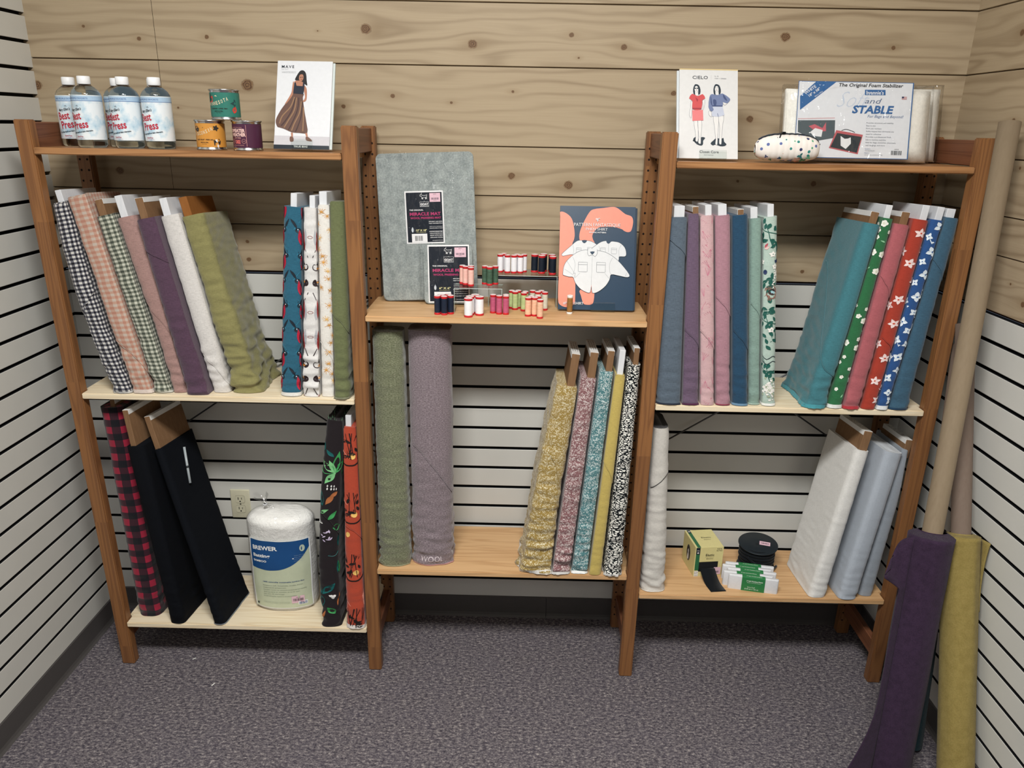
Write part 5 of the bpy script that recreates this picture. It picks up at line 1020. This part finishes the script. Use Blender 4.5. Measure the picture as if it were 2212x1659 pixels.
spools('white', 'large white spools on the shelf', 'E4E4E8', 'F2F2F4', Z1, .0128, [(1.173, -.313), (1.204, -.288), (1.176, -.286), (1.190, -.262)],
       ['large white thread spool nearest the shelf edge', 'large white thread spool at the right of its cluster', 'large white thread spool directly behind the foremost one', 'large white thread spool at the back of its cluster'])
spools('mag', 'magenta pink spools on the shelf', 'A03A5C', 'C86A88', Z1, .0094, [(1.243, -.257), (1.2615, -.270), (1.2815, -.272), (1.281, -.2525)],
       ['magenta thread spool, left one of its row', 'magenta thread spool, middle one of its row', 'magenta thread spool, right one of its row', 'magenta thread spool behind the middle and right ones'])
spools('lime', 'lime green spools on the shelf', '8FA868', 'D2DCA4', Z1, .0094, [(1.308, -.206), (1.3345, -.222), (1.3175, -.188), (1.2975, -.190), (1.339, -.201)],
       ['lime green thread spool, leftmost of the front two', 'lime green thread spool beside the peach ones', 'lime green thread spool just behind the leftmost', 'lime green thread spool farthest back on the left', 'lime green thread spool behind the right one'])
spools('sage', 'pale beige spools on the shelf', 'B6B3A0', 'E2DECF', Z1, .0094, [(1.3985, -.205), (1.3615, -.184), (1.3770, -.201), (1.3880, -.183)],
       ['pale beige thread spool, rightmost and most visible', 'pale beige thread spool at the far left of its cluster', 'pale beige thread spool in the middle of its cluster', 'pale beige thread spool at the back of its cluster'])
spools('peach', 'peach spools on the shelf', 'D98E6A', 'F4D6B8', Z1, .0094, [(1.3475, -.288), (1.3662, -.284), (1.3820, -.312), (1.3560, -.267), (1.3765, -.2645)],
       ['peach thread spool at the left of its cluster', 'peach thread spool in the middle of its cluster', 'peach thread spool in front, nearest the shelf edge', 'peach thread spool behind the left one', 'peach thread spool at the back right of its cluster'])
spools('gold', None, '6E4A20', 'A87C48', Z1, .0088, [(1.4725, -.246)], ['single golden brown thread spool with white ends before the navy packet'], rim=P('EDEDEB', .4), cap=P('F0F0EE', .4))
spools('pink', 'light pink spools on the small riser', 'DC9C90', 'F4D2C6', Z2, .0094, [(1.1465, -.1915), (1.1575, -.2075), (1.1745, -.226), (1.1728, -.1955)],
       ['light pink thread spool, leftmost on the small riser', 'light pink thread spool in the middle of the small riser group', 'light pink thread spool in front on the small riser', 'light pink thread spool at the back of its group'])
spools('green', 'dark green spools on the small riser', '1D2B26', '5B7A62', Z2, .0094, [(1.215, -.194), (1.2300, -.210), (1.2465, -.193)],
       ['dark green thread spool, left one on the small riser', 'dark green thread spool, front one on the small riser', 'dark green thread spool, right one on the small riser'])
spools('snow', 'white spools on the large riser', 'E0E0E6', 'F2F2F5', Z3, .0094, [(1.259, -.122), (1.2815, -.132), (1.3015, -.133), (1.3215, -.130), (1.2700, -.103), (1.3110, -.1125), (1.3330, -.1115)],
       ['white thread spool, leftmost on the large riser', 'white thread spool, second from the left on the large riser', 'white thread spool, third from the left on the large riser', 'white thread spool, front right of the white group', 'white thread spool behind the gap of the left two', 'white thread spool behind the right two', 'white thread spool at the back right of the white group'])
spools('black', 'black spools on the large riser', '0C131F', '16202E', Z3, .0112, [(1.366, -.108), (1.388, -.127), (1.4215, -.142), (1.3945, -.095), (1.4200, -.105)],
       ['black thread spool, leftmost of the black group', 'black thread spool, front middle of the black group', 'black thread spool, front right beside the navy packet', 'black thread spool behind the middle one', 'black thread spool behind the right one'])

# ---- wrapped batting roll
t = thing('batting_roll', 'plump white batting roll in clear plastic with a blue printed label', 'batting', (.520, -.175, S1B), rz=-.03)
BTM = mat_batting(); RX, RY, HB = .112, .072, .352
def bsec(a, z, off=0.):
    f = z/HB; k = 1-.18*max(0, (f-.93)/.07)**2-.05*max(0, (.05-f)/.05)+.02*math.sin(f*PI); d = off+.0022*noise.noise(Vector((math.cos(a)*3, math.sin(a)*3, z*14)))
    return Vector(((RX*k+d)*math.copysign(abs(math.sin(a))**.92, math.sin(a)), -(RY*k+d)*math.copysign(abs(math.cos(a))**.92, math.cos(a)), z))
mb = MB(); N = 64; zs_ = _lin(0, HB, 40); V = [bsec(2*PI*i/N, z) for z in zs_ for i in range(N)]; Fc = [(j*N+i, j*N+(i+1) % N, (j+1)*N+(i+1) % N, (j+1)*N+i) for j in range(40) for i in range(N)]
o = len(V)-N
for k in range(1, 7):
    for i in range(N): p = bsec(2*PI*i/N, HB); s_ = 1-k/7; V.append(Vector((p.x*s_, p.y*s_, HB+.010*math.sin(k/7*PI*.5)+.004*noise.noise(Vector((p.x*s_*40, p.y*s_*40, 1))))))
for j in range(6):
    for i in range(N): a = o+j*N+i; b = o+j*N+(i+1) % N; Fc.append((a, b, b+N, a+N))
Fc.append(tuple(range(o+6*N, o+7*N))); mb.add(V, Fc, BTM, True); mb.build('batting', t)
FILM3 = film('bag_film', .03, 30., .08, 'FFFFFF', .3); mb = MB()
def bag(i, j):
    z = HB*j/36; a = 2*PI*i/72; p = bsec(a, min(z, HB)); r = .0030+.0016*noise.noise(Vector((math.cos(a)*5, math.sin(a)*5, z*22))); return Vector((p.x+(p.x/RX)*r, p.y+(p.y/RY)*r, z))
V = [bag(i, j) for j in range(37) for i in range(72)]; Fc = [(j*72+i, j*72+(i+1) % 72, (j+1)*72+(i+1) % 72, (j+1)*72+i) for j in range(36) for i in range(72)]
knot = Vector((-.045, -.012, HB+.030)); o = 36*72
for k in range(1, 9):
    f = k/8
    for i in range(72):
        a = 2*PI*i/72; p = bag(i, 36); r = p.lerp(knot, f); r.z = HB+.014*math.sin(f*PI*.8)+.020*f**6+.0035*math.sin(a*16)*f*(1-f*.3); V.append(r if k < 8 else knot+Vector((.006*math.sin(a), .006*math.cos(a), 0)))
for j in range(8):
    for i in range(72): a = o+j*72+i; b = o+j*72+(i+1) % 72; Fc.append((a, b, b+72, a+72))
mb.add(V, Fc, FILM3, True); mb.build('plastic_bag', t)
mb = MB()
for k in range(9):
    a = 2*PI*k/9; d = Vector((.034*math.cos(a)*.7-.012, .02*math.sin(a), .030+.008*math.sin(k*2.)))
    pts = [knot, knot+d*.4+Vector((0, 0, .004)), knot+d]; w = Vector((-math.sin(a), math.cos(a), .1))*.009
    mb.add([pts[0]-w*.3, pts[0]+w*.3, pts[1]-w*.8, pts[1]+w*.8, pts[2]-w*1.3, pts[2]+w*1.3], [(0, 1, 3, 2), (2, 3, 5, 4)], FILM2, True)
mb.tube([knot+Vector((.006*math.cos(a), .006*math.sin(a), 0)) for a in _lin(0, 2*PI, 10)], .0018, P('D8DCE0', .3), 6); mb.build('bag_tie', t)
def blab(x, y, l):
    # x: arc round the front, y: height
    a = x/.098; return bsec(a, y, .0078+l*2.6)
mb = MB(); db, sg, wt = P('1C4C82', .4), P('C3CBB0', .45), P('EEF0F0', .4); q = Quad((305, 715), (980, 580), (1040, 1440), (380, 1490), 1, 1)
X = lambda u: -.074+u*.174; Y = lambda v: .020+v*.262
def Q2(*pts): return [(X(u), Y(v)) for u, v in q(*pts)]
def gridpoly(u0, u1, lo, hi, mat, lay, nu=48, nv=26):
    V = []; Fc = []
    for i in range(nu+1):
        u = u0+(u1-u0)*i/nu
        for j in range(nv+1): V.append((X(u), Y(lo(u)+(hi(u)-lo(u))*j/nv)))
    m = nv+1
    for i in range(nu):
        for j in range(nv): a = i*m+j; Fc.append((a, a+m, a+m+1, a+1))
    return (V, Fc, mat, lay)
cur = lambda u: .585-.045*math.sin(u*PI*.55)+.33*max(0, u-.25)**2/.56
o_ = [gridpoly(-.03, 1.03, lambda u: -.012, lambda u: 1.0, wt, 1), gridpoly(0, 1, lambda u: 0, lambda u: .99, sg, 2), gridpoly(0, 1, lambda u: min(.96, cur(u)), lambda u: .99, db, 3)]
for st, pt, hh, ww, rr in (('BREWER', (355, 822), .0150, .070, .03), ('Batting', (364, 903), .0115, .052, .03), ('BAMBOO', (368, 958), .0072, .042, .03)): a = Q2(pt)[0]; o_.append(text(st, a[0], a[1], hh, wt, 5, 'L', w=ww, bold=.03, cut=.006, rot=rr))
a = Q2((888, 705))[0]; o_ += [ell(a[0], a[1], .0090, .0125, P('BFCBB8', .4), 5, n=20), leaf(a[0]-.003, a[1]-.008, .016, .004, 1.5, db, 6)]
for i in range(4): a = Q2((795, 805+i*22))[0]; o_.append(text('bamboo fiber batting', a[0], a[1], .0022, P('8FA8C4', .4), 5, 'L', w=.034-.003*i, cut=.006))
a = Q2((775, 845))[0]; o_.append(rect(a[0], a[1], a[0]+.004, a[1]+.003, wt, 5))
a = Q2((490, 1172))[0]; o_.append(text('100% naturally sustainable bamboo fiber', a[0], a[1], .0040, db, 5, 'L', w=.112, bold=.02, cut=.006, rot=.02))
for i, st in enumerate(('Bamboo is soft, breathable, durable, and has', 'antibacterial properties', 'Contains scrim to prevent stretching and bearding', 'Quilt by hand or machine up to 10" apart', 'Less than 3% shrinkage', 'Preshrinking by hand is recommended')):
    a = Q2((492+i*2, 1213+i*26))[0]; o_.append(text(st, a[0], a[1], .0032, P('50655A', .5), 5, 'L', w=.0024*len(st), cut=.006, rot=.02))
for i in range(2): a = Q2((500, 1410+i*14))[0]; o_.append(text('naturally soft bamboo blend batting for hand and machine quilting', a[0], a[1], .0016, P('50655A', .5), 5, 'L', w=.068, cut=.006))
a, b_ = Q2((778, 1402))[0], Q2((915, 1300))[0]; o_ += [rect(a[0], a[1], b_[0]-.0, b_[1], P('E3BECB', .4), 6)]+barcode(a[0]+.004, a[1]+.009, b_[0]-a[0]-.008, .010, P('4A3A48', .5), 7, 2)+[text('$41.99', (a[0]+b_[0])/2, b_[1]-.006, .003, BLK, 7, 'C')]
a = Q2((858, 1415))[0]; o_ += [rect(a[0]-.002, a[1]-.002, a[0]+.028, a[1]+.012, wt, 4)]+barcode(a[0], a[1], .026, .010, db, 5, 9)
a = Q2((415, 1453))[0]; o_ += [ell(a[0], a[1], .0042, .0042, P('22303A', .4), 5)]
mb.art(o_, blab); mb.build('label', t)

# ---- elastic dispenser box
BY = P('D8CE92', .45); GN = P('2A6A46', .4); BK2 = P('161C22', .5); t = thing('elastic_box', 'pale yellow elastic dispenser box with a green stripe', 'box', (1.936, -.219, S3B), rz=.13)
W_, D_, H_ = .098, .118, .112
mb = MB(); e = .0012
mb.box(0, W_, e, D_, 0, H_, BY, .0008)
fr = flat((0, 0, 0), (1, 0, 0), (0, 0, 1), (0, -1, 0)); hx0, hx1, hz0, hz1 = .014, .084, .018, .056
for r_ in ((0, 0, hx0, H_), (hx1, 0, W_, H_), (hx0, hz1, hx1, H_), (hx0, 0, hx1, hz0)): mb.art([rect(*r_, BY, 1)], fr)
mb.art([rect(hx0, hz0, hx1, hz1, P('0E1216', .8), 0)], flat((0, .0010, 0), (1, 0, 0), (0, 0, 1), (0, -1, 0)))
o_ = [rect(.002, .024, .016, H_, GN, 3), rect(.002, .086, .016, H_-.001, NAVY, 4), text('Dritz', .009, .099, .0034, WHT, 5, 'C', w=.008, bold=.02), ell(.009, .092, .0034, .0028, WHT, 5), text('Elastic', .052, .078, .0088, BLK, 4, 'C', w=.030, bold=.01), stroke([(.035, .074), (.066, .074)], .0005, P('6E6A50', .5), 4), text('Elastico', .052, .066, .0050, P('6E6A50', .5), 4, 'C', w=.024, sh=.2), text('Sold by', .093, .103, .0040, BLK, 4, 'R', w=.018, bold=.01), text('the Yard', .093, .096, .0040, BLK, 4, 'R', w=.020, bold=.01), rect(.002, .001, .016, .022, WHT, 3), text('2" Knit', .003, .016, .0032, BLK, 4, 'L'), text('Elastic', .003, .011, .0028, BLK, 4, 'L'), text('2 in x', .003, .003, .0034, BLK, 4, 'L')]
mb.art(o_, fr)
mb.art([rect(.006, .0005, .018, D_-.001, GN, 2), rect(.006, D_-.022, .018, D_-.003, NAVY, 3), rect(.008, D_-.015, .016, D_-.010, WHT, 4), text('Elastic', .058, .060, .0080, BLK, 3, 'C', w=.034), text('Elastico', .058, .048, .0048, P('6E6A50', .5), 3, 'C', w=.024)], flat((0, 0, H_), (1, 0, 0), (0, 1, 0), (0, 0, 1)))
mb.art([ell(-.062, .058, .017, .030, P('20242A', .4), 2, n=28), ell(-.062, .058, .015, .028, P('8E9496', .4), 3, n=28), ell(-.062, .058, .0145, .0275, P('20242A', .4), 4, n=28), poly(smooth([(-.068, .034), (-.056, .036), (-.058, .058), (-.066, .055)], 3), WHT, 5), ell(-.062, .064, .005, .008, P('C9CCCE', .4), 5)], flat((0, 0, 0), (0, -1, 0), (0, 0, 1), (-1, 0, 0)))
mb.build('carton', t)
mb = MB(); mb.art([rect(.070, .006, .095, .034, P('E3BECB', .4), 8)]+barcode(.070, .012, .018, .008, P('4A3A48', .5), 9, 4), fr); mb.build('price_sticker', t)
t = thing('elastic_strip', 'wide black elastic strip hanging out of the yellow box onto the shelf', 'elastic', (1.982, -.210, S3B), rz=.13)
mb = MB(); EL = fabric('black_elastic', '12181F', .05, 1200., sheen=.1); pth = [(-.004, -.0035, .030), (0, -.006, .031), (0, -.012, .028), (.001, -.030, .016), (.003, -.048, .006), (.005, -.070, .0022), (.008, -.098, .0016)]
V = []
for x, y, z in smooth(pth, 3, False): V += [(x-.026+abs(y)*.00, y, z), (x+.026, y, z+.0005)]
m_ = len(V); V += [(x, y, z-.0012) for x, y, z in V]; Fc = [(2*i, 2*i+1, 2*i+3, 2*i+2) for i in range(m_//2-1)]+[(m_+2*i+2, m_+2*i+3, m_+2*i+1, m_+2*i) for i in range(m_//2-1)]+[(2*i, 2*i+2, m_+2*i+2, m_+2*i) for i in range(m_//2-1)]+[(2*i+3, 2*i+1, m_+2*i+1, m_+2*i+3) for i in range(m_//2-1)]+[(m_-2, m_-1, 2*m_-1, 2*m_-2)]
mb.add(V, Fc, EL, True); mb.build('woven_band', t)
# ---- reel of black elastic
t = thing('elastic_reel', 'dark reel wound with black elastic behind the white packs', 'reel', (2.170, -.142, S3B))
mb = MB(); DR = P('1A2228', .45); tl = .045
Mt = Matrix.Translation((0, 0, .088)) @ Matrix.Rotation(.10, 4, 'X') @ Matrix.Rotation(-.03, 4, 'Y')
mb.lathe([(0, .0), (.0655, 0), (.0665, .0010), (.0665, .0022), (.0650, .0030), (.040, .0030), (.039, .0036), (.020, .0036), (0, .0036)], DR, 56, M=Mt); mb.build('top_flange', t)
mb = MB(); mb.lathe([(0, 0), (.064, 0), (.064, .003), (.01, .003)], DR, 48); mb.build('bottom_flange', t)
mb = MB(); rr = random.Random(6)
for k in range(7):
    z0 = .004+k*.0118; r0 = .058+rr.uniform(-.002, .003); mb.lathe([(r0-.006, z0), (r0, z0+.002), (r0+.0015, z0+.0058), (r0, z0+.0098), (r0-.006, z0+.0116)], EL, 44, c=(rr.uniform(-.002, .002), rr.uniform(-.002, .002), 0))
mb.tube(smooth([(-.045, -.042, .060), (-.02, -.060, .040), (.02, -.062, .020), (.045, -.042, .014), (.070, -.010, .008)], 4, False), .004, EL, 6); mb.build('wound_elastic', t)
mb = MB(); mb.art([rect(-.018, -.011, .018, .011, P('E3BECB', .4), 2)]+barcode(-.013, -.004, .026, .008, P('4A3A48', .5), 3, 8), lambda x, y, l: Mt @ Vector((.022+x*.94+y*.30, -.004+y*.94-x*.30, .0040+l))); mb.art([rect(-.005, -.004, .005, .004, BLK, 1)], lambda x, y, l: Mt @ Vector((x-.004, y-.006, .0040+l))); mb.build('price_sticker', t)
# ---- folded white elastic packs
WE = fabric('white_elastic', 'E3E5EA', .05, 1000., sheen=.1)
def pack():
    t = thing('elastic_pack', 'white folded elastic pack in front of its row, fully showing its green band', 'elastic pack', (2.117, -.292, S3B), rz=-.20, group='white elastic packs with green bands')
    w, d, h = .160, .014, .052; mb = MB(); N = 40; pts = []
    for i in range(N):
        a = 2*PI*i/N; c, s_ = math.cos(a), math.sin(a); pts.append(((w/2-d/2)*(1 if c > 0 else -1)*(1 if abs(c) > .02 else 0)+d/2*c*1.0, d/2*s_) if abs(c) > .25 else ((w/2-d/2)*c/.25, d/2*s_))
    prof = [(.92, 0.), (1., .0025), (1., h-.004), (.97, h-.0012), (.80, h)]
    V = [(x*(1 if k >= 1 else .995), y*k, z) for k, z in prof for x, y in pts]; Fc = [(j*N+i, j*N+(i+1) % N, (j+1)*N+(i+1) % N, (j+1)*N+i) for j in range(4) for i in range(N)]+[tuple(range(4*N, 5*N))]
    mb.add(V, Fc, WE, True); mb.build('folded_elastic', t)
    mb = MB(); g = P('2D7A46', .4); e = .0008; prof = [(-d/2-e, .0), (-d/2-e, h-.003), (-d/2+.001, h+e), (d/2-.001, h+e), (d/2+e, h-.003), (d/2+e, 0)]
    V = [(x, y, z) for x in (-.037, .037) for y, z in prof]; mb.add(V, [(i, i+1, i+7, i+6) for i in range(5)], g)
    f = flat((0, -d/2-e-.0002, 0), (1, 0, 0), (0, 0, 1), (0, -1, 0)); mb.art([text('2" Soft Waistband Elastic', .004, .036, .0045, P('E4EFE4', .4), 2, 'C', w=.052, bold=.02), text('Elastico Suave para Pretina', .002, .031, .0026, P('E4EFE4', .4), 2, 'C', w=.044), text('2 in x 2 yd', -.006, .013, .0045, P('E4EFE4', .4), 2, 'C', w=.024, bold=.01), text('(5.08 cm x 1.82 m)', -.004, .006, .0042, P('E4EFE4', .4), 2, 'C', w=.044, bold=.01)], f)
    mb.art([text('2" Soft Waistband Elastic', .002, .0005, .0040, P('CFE2CF', .4), 1, 'C', w=.050, bold=.02)], flat((0, -.004, h+e), (1, 0, 0), (0, 1, 0), (0, 0, 1))); mb.build('paper_band', t)
    return t
pk0 = pack()
for (x, y, rz, lb) in ((2.104, -.272, -.19, 'white folded elastic pack, second from the front of its row'), (2.121, -.2535, -.19, 'white folded elastic pack, third from the front and slid to the right'), (2.110, -.234, -.18, 'white folded elastic pack, second from the back of its row'), (2.124, -.2175, -.17, 'white folded elastic pack at the back, next to the reel')): dup(pk0, (x, y, S3B), rz, lb)

# ---- long cardboard cores with felt rolls in the right corner
TUB = mat_board('837460', '776854'); TUB2 = mat_board('74665B', '69594F')
def core(mb, a, b, r, mat, hollow=True):
    a, b = Vector(a), Vector(b); ax = (b-a).normalized(); u = ax.orthogonal().normalized(); w = ax.cross(u); N = 28; V = []; Fc = []
    for p, rr in ((a, r), (b, r), (b, r-.004), (b-ax*.06, r-.004)): V += [p+u*rr*math.cos(2*PI*i/N)+w*rr*math.sin(2*PI*i/N) for i in range(N)]
    for j in range(3): Fc += [(j*N+i, j*N+(i+1) % N, (j+1)*N+(i+1) % N, (j+1)*N+i) for i in range(N)]
    Fc.append(tuple(range(3*N, 4*N))); mb.add(V, Fc, mat, True)
def felt_roll(label, a, b, h, rx, ry, mat, corer, coremat, flare=0., seed=1, layers=6, flaps=None, rot=0.):
    a, b = Vector(a), Vector(b); t = thing('felt_roll', label, 'felt roll', a, group='felt rolls on long cores in the right corner'); ax = (b-a).normalized(); ex = (Vector((math.cos(rot), math.sin(rot), 0))-ax*ax.x*math.cos(rot)-ax*ax.y*math.sin(rot)).normalized(); ey = ax.cross(ex); L = h
    R0 = Vector((0, 0, 0)); mb = MB(); core(mb, ax*.02, b-a, corer, coremat); mb.build('core_tube', t)
    def S(an, s_, off=0., inset=0.):
        k = 1+flare*math.exp(-(L-s_)*22)*(.4+.6*max(0, math.cos(an))); d = off+.0025*noise.noise(Vector((math.cos(an)*2, math.sin(an)*2, s_*5+seed)))
        return ax*s_+ex*((rx*k-inset+d)*math.cos(an))+ey*((ry*k-inset+d)*math.sin(an))
    N = 64; V = []; Fc = []; M_ = 60; mb = MB()
    z0 = .0
    for j in range(M_+1):
        for i in range(N):
            p = S(2*PI*i/N, z0+(L-z0)*j/M_); p.z = max(p.z, .002-a.z); V.append(p)
    for j in range(M_):
        for i in range(N): q_ = j*N+i; w_ = j*N+(i+1) % N; Fc.append((q_, w_, w_+N, q_+N))
    o = M_*N; rg = random.Random(seed); depth = min(rx, ry)-corer-.001
    for k in range(1, 2*layers+1):
        for i in range(N): p = S(2*PI*i/N, L, 0, depth*k/(2*layers)); V.append(p+ax*(k*.0010+(-.0035 if k % 2 else .001)))
    for j in range(2*layers):
        for i in range(N): q_ = o+j*N+i; w_ = o+j*N+(i+1) % N; Fc.append((q_, w_, w_+N, q_+N))
    mb.add(V, Fc, mat, True); mb.build('felt', t)
    if flaps: flaps(t, S, ax, ex, ey, L, mat, a)
    return t
FP, FM, FT = mat_felt('plum_felt', '2E2232', '3A2B3F', 300.), mat_felt('mustard_felt', '80703F', '90804C', 300.), mat_felt('teal_felt', '26393F', '2F454B', 300.)
def ribbon(t, name, mat, rows, th=.003):
    mb = MB(); m = len(rows[0]); V = [p for r in rows for p in r]; n_ = len(V); Fc = [(i*m+k, i*m+k+1, (i+1)*m+k+1, (i+1)*m+k) for i in range(len(rows)-1) for k in range(m-1)]
    mb.add(V, Fc, mat, True); ob = mb.build(name, t); md = ob.modifiers.new('thickness', 'SOLIDIFY'); md.thickness = th; md.offset = 0; return ob
def purple_flaps(t, S, ax, ex, ey, L, mat, a):
    # loose outer layer leaving the roll on its left side: curling outwards at the top and flaring on the floor
    rows = []
    for j in range(41):
        f = j/40; s_ = L*f*.985+.004; top = max(0, (f-.80)/.20); bot = max(0, (.36-f)/.36)
        out = .022+.100*(top**1.1)*(1-.55*max(0, (f-.93)/.07))+.125*bot**2.0; curl = .02*top
        base = S(PI*1.12, s_, .001); row = []
        for k in range(13):
            g = k/12; p = base+Vector((-.93, -.36, 0))*out*g; p.z += -.085*top*g**1.5-.01*bot*g; p.y += .03*math.sin(g*PI)*top; p.z = max(p.z, .003-a.z); row.append(p)
        rows.append(row)
    ribbon(t, 'loose_end', mat, rows)
felt_roll('plum purple felt roll on the frontmost cardboard core', (2.420, -.735, .004), (2.585, -.375, 1.814), .735, .061, .051, FP, .0262, TUB, flare=.03, seed=2, layers=6, flaps=purple_flaps)
def mustard_flap(t, S, ax, ex, ey, L, mat, a):
    rows = []
    for j in range(25):
        f = j/24; s_ = L*(.72+.275*f); o_ = .030*f**2.2; base = S(-.55, s_, .001); rows.append([base+Vector((.22, -.85, .05)).normalized()*o_*g for g in (0, .35, .7, 1.)])
    ribbon(t, 'loose_end', mat, rows)
felt_roll('mustard yellow felt roll, nearest the right wall', (2.580, -.810, .004), (2.596, -.352, 1.270), .745, .047, .048, FM, .0255, TUB2, flare=.05, seed=4, layers=3, flaps=mustard_flap)
felt_roll('dark teal felt roll squeezed behind the plum and mustard rolls', (2.545, -.600, .004), (2.619, -.312, 1.200), .640, .042, .042, FT, .022, TUB2, seed=6, layers=3)

# ---- scraps on the carpet
for (x, y, rz, c, lb) in ((.215, -.295, .3, 'E4E4E0', 'tiny white paper scrap on the carpet under the bottom left shelf'), (.33, -.42, .9, 'E4E4E0', 'tiny white thread scrap on the carpet below the batting roll')):
    t = thing('paper_scrap', lb, 'scrap', (x, y, .0015), rz); mb = MB(); mb.box(-.006, .006, -.002, .002, 0, .0012, P(c, .7), .0004); mb.v = [(a, b, z+.002*math.sin(a*400)) for a, b, z in mb.v]; mb.build('scrap', t)
